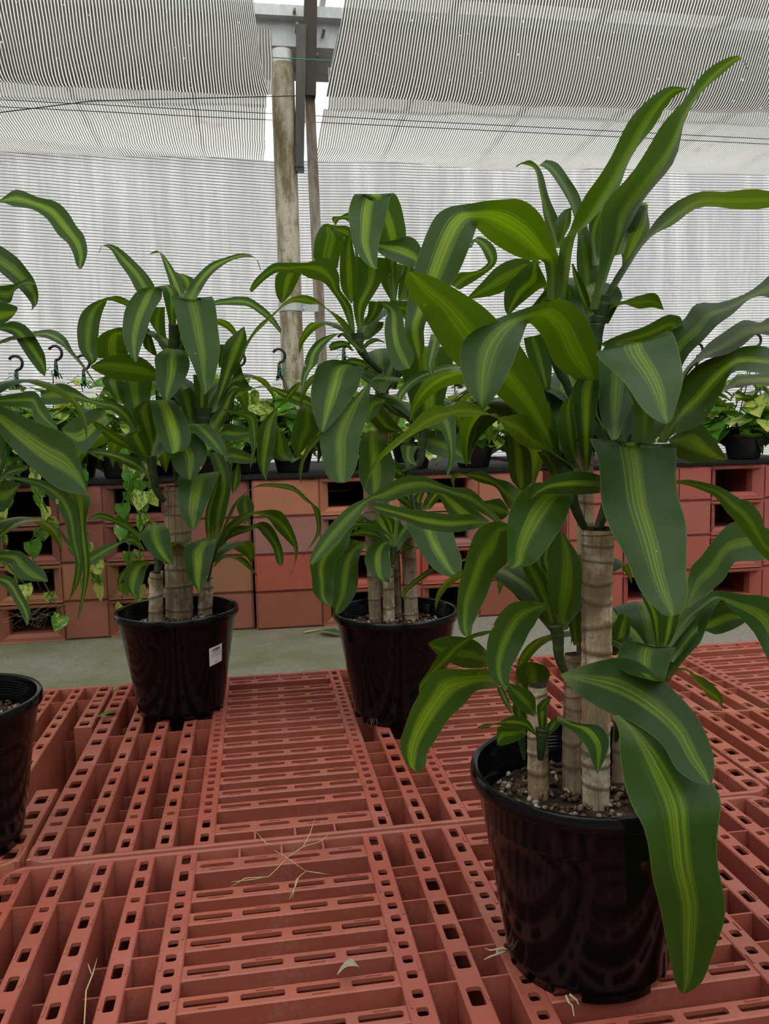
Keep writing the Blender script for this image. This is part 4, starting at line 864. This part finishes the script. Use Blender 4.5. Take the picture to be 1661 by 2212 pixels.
3 .0 -.05 -.12 1 0|394 744 411 744;378 676 445 668;368 637 458 644;375 663 468 680;385 706 474 725;402 757 473 771;421 803 462 825;436 839 453 841;438 852 443 853
3 .0 -.01 -.03 1 0|294 654 283 669;277 648 266 658;250 639 235 648;204 652 229 657;178 673 221 676;168 700 215 700;167 728 212 728;172 757 208 753;188 779 211 774;197 788 199 788
3 .03 .05 .06 1 0|280 717 280 736;264 707 269 733;231 714 266 730;211 730 272 752;208 752 275 766;212 774 276 774
3 -.02 -.05 -.06 1 0|345 793 345 812;337 797 337 823;313 776 294 824;277 766 248 819;231 771 216 807;195 792 199 796
3 -.02 -.07 -.1 1 0|361 752 386 755;353 755 395 758;334 774 410 777;337 806 405 807;340 839 386 841;355 866 364 866
3 -.02 -.08 -.12 1 0|334 869 364 866;323 865 375 864;329 890 392 885;336 923 409 926;343 945 413 947;357 972 402 970;370 980 375 980
3 .0 -.02 -.03 1 0|321 961 335 956;300 923 337 923;288 887 332 888;313 866 323 865
3 -.02 -.06 -.08 1 0|380 950 410 934;367 977 424 939;371 999 446 964;378 1015 445 993;391 1027 430 1020;409 1037 413 1037
3 -.02 -.08 -.1 1 0|402 1026 453 1022;388 1031 472 1020;384 1064 462 1054;388 1104 446 1091;401 1130 435 1118;416 1145 420 1145
3 .0 .0 .02 1 0|459 1168 473 1165;458 1107 489 1104;470 1050 499 1053;459 1004 495 1010;451 980 475 972
3 .0 .0 .0 1 0|447 1170 458 1169;443 1113 459 1107;462 1050 475 1045;470 1020 478 1026
3 -.02 -.05 -.07 1 0|399 915 437 915;406 920 449 918;429 945 472 936;453 966 486 961;480 984 485 983
3 .02 .03 .04 -1 0|472 936 474 950;491 917 481 951;513 919 508 953;537 925 536 945
3 .02 .03 .04 -1 0|483 980 486 996;502 967 499 999;527 974 525 1002;554 988 554 1000
3 .0 -.02 -.04 -1 0|285 972 287 966;242 955 269 945;210 928 231 923;200 912 207 910
3 .0 -.02 -.03 1 0|315 999 327 994;285 972 324 961;271 942 313 934;302 929 305 929
3 .0 -.02 -.04 -1 0|316 1015 313 1023;296 991 280 1010;245 974 250 993;199 968 218 983;187 976 190 978
3 .0 .0 .0 1 0|426 918 446 918;421 853 451 853;417 809 458 809
3 .0 .02 .03 1 0|456 893 470 888;475 812 500 815;483 749 525 774;502 725 533 736;527 705 528 707
3 .03 .03 .03 1 0|472 793 479 794;472 749 502 760;486 745 499 748
3 .02 .04 .06 -1 0|440 660 450 670;464 649 466 660;524 640 530 661;560 657 562 678;589 682 588 701;608 712 607 722
3 .0 -.02 -.05 1 4|465 1185 469 1186;502 1094 507 1097;536 1058 525 1074;561 1046 547 1054;595 1046 583 1050;635 1048 631 1062;672 1085 658 1081;690 1105 676 1095;694 1142 684 1142;681 1169 672 1174;654 1200 655 1202
3 .0 -.03 -.06 1 5|465 1183 469 1187;482 1146 491 1151;516 1112 525 1129;538 1105 547 1113;572 1103 579 1120;604 1105 597 1142;626 1128 620 1169;643 1173 635 1187;640 1209 637 1214;628 1239 629 1240
3 .0 -.03 -.06 1 5|465 1187 470 1188;507 1139 493 1165;543 1133 536 1151;570 1128 555 1140;592 1146 574 1160;609 1180 590 1187;613 1209 597 1214;609 1223 606 1222
3 .0 -.03 -.05 1 4|459 1226 464 1223;477 1198 482 1208;502 1202 502 1208;520 1202 525 1219;538 1216 543 1233;556 1243 555 1245
3 -.02 -.06 -.08 1 0|432 1167 461 1167;423 1167 466 1167;397 1187 462 1194;400 1221 455 1225;409 1250 446 1255;430 1280 432 1280
3 .03 .04 .05 1 0|501 1068 507 1065;499 1031 521 1035;511 1003 518 1002
3 .03 .04 .05 1 0|527 1133 536 1129;511 1096 549 1096;525 1072 536 1069
3 .0 -.04 -.07 1 0|603 875 605 876;596 882 600 884;568 909 597 920;557 938 595 956;555 979 586 992;561 1013 578 1022;574 1038 576 1038
3 .0 -.03 -.06 1 0|479 883 482 887;498 886 500 892;525 890 521 899;548 891 535 913;557 911 536 938;555 952 544 972;548 990 541 995;539 1018 540 1018
3 .03 .03 .03 1 0|597 917 606 925;591 956 620 950;588 983 628 972;606 995 630 983;628 995 630 993
3 .02 .04 .06 -1 0|507 855 509 859;536 841 538 844;574 833 575 836;617 843 606 855;647 848 631 871;672 859 656 880;683 875 676 884
3 .0 -.03 -.05 -1 0|308 1159 304 1164;277 1129 269 1143;258 1123 239 1127;218 1107 212 1121;185 1126 188 1128
3 -.02 -.05 -.08 1 0|318 1136 350 1132;313 1140 355 1133;303 1159 367 1152;323 1194 371 1180;345 1210 375 1205;372 1220 375 1220
3 .0 -.02 -.04 -1 0|313 1186 310 1189;291 1158 283 1175;264 1169 264 1173;231 1175 239 1194;199 1191 212 1213;183 1200 191 1224
3 -.02 -.05 -.07 1 0|323 1214 325 1218;290 1211 316 1232;269 1237 308 1258;271 1265 300 1275;286 1286 296 1288;292 1294 293 1294
3 .0 -.01 -.02 1 0|275 1222 278 1226;256 1245 268 1250;253 1268 255 1269
3 .0 -.03 -.05 -1 0|298 931 292 936;280 890 265 906;253 870 240 886;223 866 222 880;193 860 197 871;164 841 165 867;136 829 131 872;110 833 95 874;87 853 88 856
3 .0 .01 .02 1 0|253 869 269 874;221 825 266 825;231 809 266 804
3 .0 .01 .02 1 0|291 934 313 934;256 847 327 847;249 823 329 821
3 .0 .0 .0 1 0|405 918 424 918;383 861 422 855;380 850 410 836
3 .02 .03 .03 1 0|340 766 343 771;310 749 341 768;313 706 323 711
3 .03 .03 .03 1 0|364 760 380 760;323 690 359 733;334 663 356 663
3 .0 .02 .02 1 0|447 918 470 934;467 885 498 893;497 844 510 850;537 836 540 842
3 .02 .03 .04 1 0|499 820 497 831;518 784 543 841;489 795 535 841
4 .0 .02 .0 -1 0|-61 479 -59 493;-35 451 -35 460;0 432 0 438;35 408 33 448;80 425 71 453;120 436 103 474;146 458 125 506;165 488 146 526;181 507 158 549;189 542 162 563;181 573 165 572;173 582 172 582
4 .0 .0 -.03 -1 0|-47 530 -47 559;-24 523 -24 570;0 529 0 589;35 554 28 612;61 585 47 629;76 608 64 650;83 636 69 660;80 657 69 664;69 669 67 671
4 .0 -.02 -.03 -1 0|-28 624 -28 646;-9 617 -9 648;14 616 21 654;35 613 31 629;62 602 48 619;77 612 76 615
4 -.02 -.05 -.08 -1 0|-38 650 -38 709;-14 648 -14 710;14 654 5 703;36 662 24 688;37 671 35 674
4 .0 .0 -.03 -1 0|-14 709 -14 711;19 696 24 721;47 699 40 740;68 716 56 766;87 747 73 789;97 768 85 804;100 798 93 810;97 813 95 813
4 .0 .02 .02 -1 4|-12 742 -12 747;24 726 24 736;59 717 59 731;108 711 94 729;139 730 132 743;155 758 146 756;179 784 173 788;200 817 194 815;210 832 208 833
4 .0 -.02 -.03 -1 0|-53 882 -53 895;-18 860 -18 877;44 849 26 878;75 846 66 883;94 869 75 908;111 899 95 919;126 926 124 928
4 -.02 -.07 -.1 -1 0|-35 860 -35 899;-13 869 -13 917;18 882 9 948;66 906 49 992;106 924 93 1032;139 937 132 1058;170 990 163 1066;184 1036 181 1069;190 1070 188 1071
4 -.02 -.05 -.07 -1 0|-26 1027 -26 1034;13 1029 13 1033;88 1036 79 1052;146 1063 115 1085;166 1107 139 1125;171 1164 150 1173;179 1217 163 1217;170 1261 152 1288;141 1311 140 1311
4 -.01 -.04 -.05 -1 0|150 1061 172 1067;146 1067 195 1072;168 1125 186 1138;170 1169 193 1208;177 1217 191 1253;177 1266 182 1297;167 1336 169 1338
4 .0 -.01 -.03 -1 4|-53 1186 -53 1195;-13 1160 -13 1174;35 1125 31 1139;75 1120 88 1127;110 1129 132 1156;142 1160 154 1196;163 1201 165 1203
4 -.02 -.04 -.05 -1 0|-44 1195 -44 1204;-9 1193 -9 1208;40 1190 22 1218;66 1208 31 1236;94 1231 51 1253;104 1254 102 1257
4 -.02 -.04 -.06 -1 0|-44 1235 -44 1244;-9 1239 -9 1258;26 1248 13 1271;49 1283 35 1306;66 1319 49 1332;60 1351 57 1351
4 -.01 -.02 -.03 -1 0|-44 922 -44 1005;-26 930 -26 1067;10 944 -4 1094;15 997 -9 1103
4 .0 .0 .0 -1 0|-35 1032 -35 1094;9 1036 9 1103;44 1044 42 1050
4 .0 .02 .03 -1 0|0 1036 2 1041;18 1010 22 1031;62 1003 60 1014
3 -.02 -.04 -.04 -1 0|230 895 234 908;221 881 225 926;190 886 194 970;154 908 177 978;132 926 138 936"""
def interp3(a, b, c, t): return a+(b-a)*t*2 if t < .5 else b+(c-b)*(t-.5)*2
def build_leaf(line, idx):
    hd, st = line.split('|'); key, d0, dm, d1, s, W = hd.split(); key = int(key); d0, dm, d1, s, W = map(float, (d0, dm, d1, s, W))
    root = PLANTS[key]; Y0 = root.location.y; S = [tuple(map(float, q.split())) for q in st.split(';')]; n = len(S)
    def wid(q): return math.hypot(q[2]-q[0], q[3]-q[1])
    def ext(q, p, k):   # run a blade that leaves the picture on to a narrow end
        cx, cy = (q[0]+q[2])/2, (q[1]+q[3])/2; dx, dy = cx-(p[0]+p[2])/2, cy-(p[1]+p[3])/2; L_ = math.hypot(dx, dy)+1e-6; w_ = wid(q); x, y = cx+dx/L_*w_*k, cy+dy/L_*w_*k+(w_*.5 if k > 1.5 else 0)
        ux, uy = (q[2]-q[0])/w_, (q[3]-q[1])/w_; return (x-ux*1.5, y-uy*1.5, x+ux*1.5, y+uy*1.5)
    if wid(S[-1]) > 14 and max(S[-1][0], S[-1][2]) > 1661: S.append(ext(S[-1], S[-2], 2.2))
    if wid(S[0]) > 14 and min(S[0][0], S[0][2]) < 0: S.insert(0, ext(S[0], S[1], 1.2))
    n = len(S)
    cen = [((q[0]+q[2])/2, (q[1]+q[3])/2) for q in S]; L = [0]
    for p, q in zip(cen, cen[1:]): L.append(L[-1]+math.hypot(q[0]-p[0], q[1]-p[1])+4)
    A, B = [], []
    for i, (x1, y1, x2, y2, *ex) in enumerate(S):
        t = L[i]/L[-1]; Y = Y0+interp3(d0, dm, d1, t); vis = math.hypot(x2-x1, y2-y1)/2/F_PX*Y
        prof = min(1, (.25+2.4*t))*min(1, 2.6*(1-t)+.02); want = W/200*prof
        if len(ex) > 1: Y = Y0+ex[1]/100; vis = math.hypot(x2-x1, y2-y1)/2/F_PX*Y
        tilt = max(.32*vis, math.sqrt(max(want*want-vis*vis, 0)) if W else 0)
        if ex: tilt = s*ex[0]/10*vis
        A.append(tuple(at(x1, y1, Y-s*tilt))); B.append(tuple(at(x2, y2, Y+s*tilt)))
    sub_ = max(3, int(30/(n-1))); A = cr(A, sub_); B = cr(B, sub_); m = len(A); cols = 9; verts = []; uvs = []; ln = [0]
    mids = [(Vector(a)+Vector(b))/2 for a, b in zip(A, B)]
    for p, q in zip(mids, mids[1:]): ln.append(ln[-1]+(q-p).length)
    nrm = []
    for i in range(m):
        t = mids[min(i+1, m-1)]-mids[max(i-1, 0)]; w_ = Vector(B[i])-Vector(A[i]); v_ = t.cross(w_); nrm.append(v_.normalized() if v_.length > 1e-12 else Vector((0, 0, 1)))
    for i in range(1, m):
        if nrm[i].dot(nrm[i-1]) < -.2 and (mids[i]-mids[i-1]).length < .004: nrm[i] = nrm[i-1].copy()
    acc = sum(v_.z for v_ in nrm); sg = 1 if acc > 0 else -1; ph = idx*1.7
    for i in range(m):
        a, b = Vector(A[i]), Vector(B[i]); hw_ = (b-a).length/2; N_ = nrm[i]*sg; t = ln[i]/ln[-1]
        for j in range(cols):
            u = j/(cols-1); e = abs(2*u-1); off = -.15*hw_*(1-e**1.6)*(1-.85*N_.z**2) + .09*hw_*e*e*math.sin(ph+ln[i]*55+(3 if u > .5 else 0))*min(1, 5*t)*min(1, 5*(1-t))
            verts.append(tuple(a.lerp(b, u)+N_*off-root.location)); uvs.append((u, t))
    faces = [(i*cols+j, i*cols+j+1, (i+1)*cols+j+1, (i+1)*cols+j) for i in range(m-1) for j in range(cols-1)]
    me = mesh('leaf', verts, faces, True); ul = me.uv_layers.new(name='UVMap')
    for lp in me.loops: ul.data[lp.index].uv = uvs[lp.vertex_index]
    return ob('leaf', me, 'leaf', root)
for i, ln_ in enumerate(LEAVES.strip().split('\n')): build_leaf(ln_, i)

def back_leaf(key, px, py, D, az, L, W, rise, idx):
    root = PLANTS[key]; rnd = random.Random(idx*31+5); p0 = at(px, py, root.location.y+D); h = Vector((math.cos(az), math.sin(az), 0)); side = Vector((-h.y, h.x, 0)); m = 22; cols = 7; V = []; uv = []; p = p0.copy(); ang_ = rise; tw_ = rnd.uniform(-.5, .5)
    for i in range(m+1):
        t = i/m; w_ = W/2*min(1, .3+3*t)*min(1, 2.4*(1-t)+.01)*(1 if t < 1 else 0); d = h*math.cos(ang_)+Vector((0, 0, 1))*math.sin(ang_); n_ = d.cross(side); sd = (side*math.cos(tw_*t)+n_*math.sin(tw_*t)).normalized(); n_ = sd.cross(d)
        for j in range(cols):
            u = j/(cols-1)*2-1; V.append(tuple(p+sd*(u*w_)+n_*(-.15*w_*(1-abs(u)**1.6)+.08*w_*u*u*math.sin(idx+t*14))-root.location)); uv.append((j/(cols-1), t))
        p = p+d*(L/m); ang_ -= (.9+2.2*t)*1.35/m
    me = mesh('leaf', V, [(i*cols+j, i*cols+j+1, (i+1)*cols+j+1, (i+1)*cols+j) for i in range(m) for j in range(cols-1)], True); ul = me.uv_layers.new(name='UVMap')
    for lp in me.loops: ul.data[lp.index].uv = uv[lp.vertex_index]
    ob('leaf', me, 'leaf', root)
bi = 500
for py in (470, 560, 680, 800, 930, 1080, 1220):
    for k in range(4): back_leaf(4, -75, py, .0, math.radians(115+k*40+R.uniform(-14, 14)), R.uniform(.26, .36), R.uniform(.06, .085), R.uniform(.7, 1.2), bi); bi += 1
bi = 0
for key, px, py, D, L0, n in ((1, 1292, 700, .01, .2, 1), (1, 1205, 985, .01, .26, 6), (1, 1340, 1010, .02, .28, 6), (1, 1205, 1360, .02, .2, 4), (1, 1425, 1470, .03, .22, 4), (2, 775, 745, .01, .22, 2), (2, 915, 940, .01, .26, 6), (2, 825, 850, .03, .28, 5), (2, 850, 1190, .01, .2, 4), (3, 325, 1000, .01, .26, 6), (3, 438, 915, .01, .27, 6), (3, 375, 770, .01, .22, 3), (3, 455, 1215, .01, .18, 3), (4, -90, 900, .02, .26, 3), (4, -80, 1200, .02, .2, 3)):
    for k in range(n):
        az = math.radians(90+(k-(n-1)/2)*(110/max(n-1, 1))+R.uniform(-8, 8)); back_leaf(key, px, py, D, az, L0*R.uniform(.85, 1.1), R.uniform(.055, .08), R.uniform(.75, 1.25), bi); bi += 1

# ------------------------------------------------------------ price label on the pot
def text_mesh(name, body, size, align='CENTER'):
    cu = bpy.data.curves.new(name, 'FONT'); cu.body = body; cu.size = size; cu.align_x = align; cu.align_y = 'CENTER'; cu.resolution_u = 2
    t = bpy.data.objects.new(name, cu); link(t); dg = bpy.context.evaluated_depsgraph_get(); me = bpy.data.meshes.new_from_object(t.evaluated_get(dg)); bpy.data.objects.remove(t); return me
r3 = PLANTS[3]
ca = at(481, 1408, r3.location.y-.09)-r3.location; ang = math.atan2(ca.y, ca.x); zc = .135; RAD = .1125+(zc-.135)*.16

def on_pot(u, v, d=0.0):
    zz = .137+v; rr = .0935+(.1185-.0935)*(zz-.018)/(.172-.018)+.0006+d; a = ang+u/rr; return (rr*math.cos(a), rr*math.sin(a), zz)
def wrap(me, d):
    for v in me.vertices: v.co = on_pot(v.co.x, v.co.y, d)
    me.update(); return me
lw, lh = .0185, .0205; lm = MB(); nn = 10
for i in range(nn+1):
    for j in range(3): lm.v.append((-lw+2*lw*i/nn, -lh+2*lh*j/2, 0))
lm.f = [(i*3+j, (i+1)*3+j, (i+1)*3+j+1, i*3+j+1) for i in range(nn) for j in range(2)]
tilt_ = Matrix.Rotation(.12, 4, 'Z')
def tilted(me): me.transform(tilt_); return me
lab = ob('price_label', wrap(tilted(lm.me('price_label', True)), 0), 'white', r3)
bc = MB(); x = -.0115
while x < .0115:
    w_ = R.choice((.0005, .0008, .0012)); bc.quad((x, .0105, 0), (x+w_, .0105, 0), (x+w_, .0165, 0), (x, .0165, 0)); x += w_+R.choice((.0005, .0008))
ob('barcode', wrap(tilted(bc.me('barcode')), .0004), 'ink', lab)
for s_, y_, z_ in (('254-0-8025-10', .0075, .0034), ('Dracaena fragrans Massang', .0035, .0032), ('250mm Happy Plant', -.0012, .0034), ('$41.45', -.0155, .0036)):
    me = text_mesh('label_text', s_, z_); me.transform(Matrix.Translation((0, y_, 0))); ob('label_text', wrap(tilted(me), .0004), 'ink', lab)

# ------------------------------------------------------------ ivy pots on the benches
def heart(name):
    mb = MB(); out = [(0, 0), (.22, -.13), (.42, -.02), (.50, .22), (.42, .5), (.24, .78), (0, 1.05)]
    mb.v.append((0, 0, 0)); cen = [(0, y, -.03) for y in (.0, .25, .5, .78, 1.05)]
    mb.v = []; ys = (-.0, .12, .35, .6, .82, 1.05); ws = (.06, .42, .5, .4, .22, .0)
    for y, w_ in zip(ys, ws):
        back = -.14 if y == .12 else 0
        mb.v += [(-w_, y+(back if w_ else 0), .09*w_), (-w_*.5, y+back*.4, -.02), (0, y, -.06), (w_*.5, y+back*.4, -.02), (w_, y+(back if w_ else 0), .09*w_)]
    for i in range(5):
        for j in range(4): q0 = i*5+j; mb.f.append((q0, q0+1, q0+6, q0+5))
    for k, v in enumerate(mb.v): mb.v[k] = (v[0], v[1], v[2]-.28*v[1]*v[1])
    return mb.me(name, True)
HEART = heart('leaf')
IPR = .085
IPOT = MB().lathe([(0, 0), (.055, 0), (.062, .004), (.080, .085), (.0865, .087), (.088, .098), (.086, .102), (.081, .1), (.078, .085), (0, .082)], 36).me('basket_pot', True); smooth_by_angle(IPOT, .6)
def ivy(px, Yo, label, nleaf, seed, hook=True, trail=0, px_y=None, tagtext=True, spread=1.0, hx=None, hz=.30):
    rnd = random.Random(seed); Y = SY+Yo; p = at(px, 980, Y); base = Vector((p.x, Y, TOP+.016))
    root = empty('hanging_ivy_pot', tuple(base), label, 'potted plant', 'ivy pots on the pallet benches')
    ob('pot', IPOT, 'black', root)
    for k in range(int(nleaf*2.2)):
        a = rnd.random()*6.283; r = IPR*spread*rnd.uniform(.1, 1.75); h_ = .09+rnd.uniform(.0, .27)*(1.2-r/(IPR*2.0*spread)); s = rnd.uniform(.055, .105)
        o = ob('leaf', HEART, 'ivy', root); o.location = (r*math.cos(a), r*math.sin(a), h_); o.scale = (s, s, s); o.rotation_euler = (rnd.uniform(-.7, .5), rnd.uniform(-.5, .5), a-1.57+rnd.uniform(-.7, .7))
    vines = MB()
    for k in range(8):
        a = rnd.random()*6.283; vines.tube([(.02*math.cos(a), .02*math.sin(a), .085), (.05*math.cos(a), .05*math.sin(a), .15), (.1*math.cos(a), .1*math.sin(a), .17), (.13*math.cos(a), .13*math.sin(a), .12)], .0018, 5)
    ob('vines', vines.me('vines', True), 'stem', root)
    for k in range(trail):
        x0 = rnd.uniform(-.12, .12); pts = [Vector((x0*.4, -.07, .11)), Vector((x0*.8, -.14, .06)), Vector((x0, -.05-Yo, -.02)), Vector((x0+rnd.uniform(-.04, .04), -.055-Yo, -.12)), Vector((x0+rnd.uniform(-.05, .05), -.05-Yo, -.2-rnd.random()*.1)), Vector((x0+rnd.uniform(-.06, .06), -.05-Yo, -.32-rnd.random()*.16))]
        P = cr([tuple(q) for q in pts], 5); ob('vine', MB().tube(P, .0022, 5).me('vine', True), 'stem', root)
        for q in P[3::2]:
            s = rnd.uniform(.04, .07); o = ob('leaf', HEART, 'ivy', root); o.location = q; o.scale = (s, s, s); o.rotation_euler = (rnd.uniform(-1.9, -1.0), rnd.uniform(-.5, .5), rnd.uniform(-1.2, 1.2)+3.14)
    if hook:
        h = MB(); top = Vector((hx if hx is not None else rnd.uniform(-.03, .03), rnd.uniform(-.02, .02), hz+.04))
        for k in range(4):
            a = k*1.571+.5; h.tube([(.082*math.cos(a), .082*math.sin(a), .098), (top.x+.012*math.cos(a), top.y+.012*math.sin(a), top.z-.05)], .0022, 6)
        h.tube([top+Vector((0, 0, -.06)), top+Vector((0, 0, -.02)), top], [.010, .007, .0055], 8)
        hk = [top+Vector((.024*math.sin(a)+.0, 0, .026-.026*math.cos(a))) for a in [i*.42 for i in range(11)]]; h.tube(hk, .0055, 8)
        hg = ob('hanger', h.me('hanger', True), 'black', root)
        tw = MB()
        for k in range(5):
            a = rnd.random()*6.28; tw.tube([top+Vector((0, -.008, -.03)), top+Vector((.02*math.cos(a), -.012, -.03+.02*math.sin(a))), top+Vector((.035*math.cos(a+.4), -.012, -.035+.03*math.sin(a+.4)))], .0014, 5)
        ob('green_tie', tw.me('green_tie'), 'green', hg)
        if tagtext:
            tg = MB(); tw_, th_ = .021, .042; tg.v = [(-tw_, 0, -th_), (tw_, 0, -th_), (tw_, 0, th_), (-tw_, 0, th_), (-tw_, .001, -th_), (tw_, .001, -th_), (tw_, .001, th_), (-tw_, .001, th_)]
            tg.f = [(0, 1, 2, 3), (7, 6, 5, 4), (0, 4, 5, 1), (1, 5, 6, 2), (2, 6, 7, 3), (3, 7, 4, 0)]; me = tg.me('plant_tag'); ul = me.uv_layers.new(name='UVMap')
            for lp in me.loops: v = me.vertices[lp.vertex_index].co; ul.data[lp.index].uv = ((v.x+tw_)/(2*tw_), (v.z+th_)/(2*th_))
            tgo = ob('plant_tag', me, 'tag', root); tgo.location = (top.x+rnd.uniform(-.02, .04), -.075, top.z-.115); tgo.rotation_euler = (rnd.uniform(-.1, .1), rnd.uniform(-.12, .12), rnd.uniform(-.3, .3))
            tm = text_mesh('tag_text', 'Devils Ivy', .0088); tm.transform(Matrix.Rotation(math.pi/2, 4, 'X')); tx = ob('tag_text', tm, 'ink', tgo); tx.location = (0, -.0006, .028)
    return root
ivy(-60, .14, 'ivy pot at the left end of the bench, mostly outside the picture', 34, 1)
ivy(62, .16, 'ivy pot with a tag and hook by the leftmost arched leaves', 40, 2, trail=2, hz=.36, hx=-.02)
ivy(165, .22, 'ivy pot with a bent black hook right of the leftmost one', 40, 3, trail=2, hz=.40, hx=-.05)
ivy(262, .13, 'ivy pot with long vines trailing down past the brown pallets', 40, 4, trail=3, hz=.36, hx=-.12)
ivy(360, .30, 'ivy pot hidden behind the plant with the labelled pot', 34, 5, hz=.3)
ivy(450, .14, 'ivy pot just right of the labelled plant\'s main stem', 34, 6, hook=False)
ivy(535, .20, 'ivy pot with a hook, left of the mouldy post', 42, 7, hz=.37, hx=-.02)
ivy(632, .17, 'ivy pot with a double hook and text tag in front of the mouldy post', 42, 8, hz=.38, hx=-.04)
ivy(748, .22, 'ivy pot whose hook rises behind the middle plant\'s top shoot', 36, 9, hz=.44, hx=.0)
ivy(890, .16, 'ivy pot hidden behind the middle plant\'s right leaves', 34, 10, hook=False)
ivy(1022, .13, 'ivy pot with pale stems, between the middle plant and the front plant', 44, 11, hz=.34, hx=-.06)
ivy(1130, .25, 'ivy pot behind the front plant\'s left leaves', 30, 12, hook=False)
ivy(1500, .30, 'ivy pot with a hook seen behind the front plant\'s right leaves', 34, 13, hz=.40, hx=.0)
ivy(1606, .12, 'ivy pot with glossy leaves at the right edge of the bench', 46, 14, hz=.42, hx=.03)
ivy(1720, .2, 'ivy pot beyond the right edge of the picture', 30, 15)
ivy(1250, .35, 'ivy pot behind the front plant\'s stems', 30, 16, hook=False)

# ------------------------------------------------------------ litter
def grass(name, lines, r, mat, label, cat='dry grass'):
    mb = MB()
    for l_ in lines: mb.tube([tuple(p) for p in l_], [r]*(len(l_)-1)+[r*.4], 5)
    return tag(ob(name, mb.me(name, True), mat), label, cat)
g = lambda x, y, z=.006: at_z(x, y, z)
grass('dry_grass_stalk', [[g(592, 1837), g(620, 1853, .012), g(661, 1882, .010)], [g(661, 1882, .010), g(690, 1886, .012), g(712, 1889, .006)], [g(620, 1853, .012), g(600, 1875, .012), g(580, 1894, .008), g(545, 1900, .006), g(500, 1905)],
    [g(592, 1826, .01), g(575, 1822, .014), g(553, 1797, .01)], [g(620, 1853, .012), g(655, 1829, .016), g(670, 1800, .02), g(680, 1768, .012)], [g(655, 1829, .016), g(690, 1819, .012), g(718, 1795, .008)], [g(661, 1882, .01), g(645, 1895, .01), g(638, 1915, .008), g(625, 1942)], [g(661, 1882, .01), g(640, 1900, .01), g(632, 1938)], [g(580, 1894, .008), g(530, 1897, .012), g(497, 1916)]], .0007, 'straw', 'thin dry grass seed stalk lying across the nearest pallet slats')
grass('dry_grass_stalk', [[g(182, 2212), g(186, 2140, .012), g(200, 2105, .015), g(210, 2070, .01)], [g(198, 2105, .012), g(190, 2082, .02)]], .0008, 'straw', 'dry straw stalk standing in the cells at the lower left')
grass('dry_straw', [[g(1495, 1535, .01), g(1560, 1537, .012), g(1661, 1531, .01), g(1720, 1530, .01)]], .0008, 'straw', 'single yellow straw lying across the right pallets')
def debris_leaf(name, pts, w_, mat, label, curl=.3):
    P = [Vector(p) for p in cr([tuple(p) for p in pts], 5)]; n = len(P); v = []; 
    for i, p in enumerate(P):
        t = i/(n-1); d = (P[min(i+1, n-1)]-P[max(i-1, 0)]).normalized(); s = d.cross(Vector((0, 0, 1))).normalized(); h_ = w_*math.sin(math.pi*min(1, t*.95+.05))**.8
        v += [p+s*h_+Vector((0, 0, h_*curl)), p, p-s*h_+Vector((0, 0, h_*curl))]
    f = [(i*3+j, (i+1)*3+j, (i+1)*3+j+1, i*3+j+1) for i in range(n-1) for j in range(2)]
    return tag(ob(name, mesh(name, v, f, True), mat), label, 'fallen leaf')
debris_leaf('curled_dry_leaf', [g(728, 2108, .004), g(745, 2094, .012), g(762, 2088, .016), g(777, 2092, .012)], .007, 'dryleaf', 'small curled grey-brown dry leaf on the nearest pallet', .8)
debris_leaf('fallen_ivy_leaf', [g(204, 1550, .005), g(222, 1545, .008), g(240, 1538, .008), g(259, 1534, .004)], .008, 'ivy', 'small yellow-green fallen leaf near the labelled pot', .2)
debris_leaf('fallen_leaf', [at_z(694, 1362, GZ+.01), at_z(715, 1363, GZ+.02), at_z(740, 1370, GZ+.01)], .022, 'stem', 'green leaf scrap lying on the concrete by the middle pot', .2)
grass('bamboo_stake', [[at_z(658, 1366, GZ+.006), at_z(706, 1357, GZ+.006)]], .004, 'straw', 'short broken yellow stake lying on the concrete', 'stake')
for grp in ([[(1096, 2051, .01), (1085, 2048, .012), (1060, 2053, .008), (1047, 2049, .004)], [(1096, 2054, .008), (1075, 2061, .008), (1060, 2066, .006), (1045, 2073, .003)], [(1078, 2049, .01), (1072, 2060, .007)]], [[(1222, 2150, .01), (1228, 2165, .006), (1236, 2172, .004), (1240, 2195, .002)], [(1230, 2148, .012), (1245, 2160, .006), (1250, 2170, .003)]]):
    rt_ = MB()
    for l_ in grp: rt_.tube([at_z(*q_) for q_ in l_], [.0014, .0012, .001, .0006][:len(l_)], 6)
    o = ob('roots', rt_.me('roots', True), 'root', PLANTS[1]); o.matrix_parent_inverse = Matrix.Translation(-PLANTS[1].location); o['kind'] = 'stuff'
rt_ = MB()
for k in range(5):
    x = 797+k*4; rt_.tube([at(x, 1552, 1.6), at(x+R.uniform(-4, 2), 1562, 1.596), at(x+R.uniform(-5, 4), 1571, 1.594)], .0006, 5)
o = ob('roots', rt_.me('roots', True), 'root2', PLANTS[2]); o['kind'] = 'stuff'; o.matrix_parent_inverse = Matrix.Translation(-PLANTS[2].location)
lines = []
for k in range(22):
    x = R.uniform(0, 95); y = R.choice((1355, 1358, 1275)); Y = SY-.01+R.uniform(0, .06); a = at(x, y, Y); lines.append([a, a+Vector((R.uniform(-.05, .06), R.uniform(-.03, 0), R.uniform(.02, .07))), a+Vector((R.uniform(-.1, .12), R.uniform(-.05, 0), R.uniform(.02, .10)))])
gs = grass('dry_grass_tuft', lines, .00045, 'straw', 'tuft of thin dry grass in the openings of the left brown pallets'); gs['kind'] = 'stuff'; del gs['category']; gs['category'] = 'dry grass'
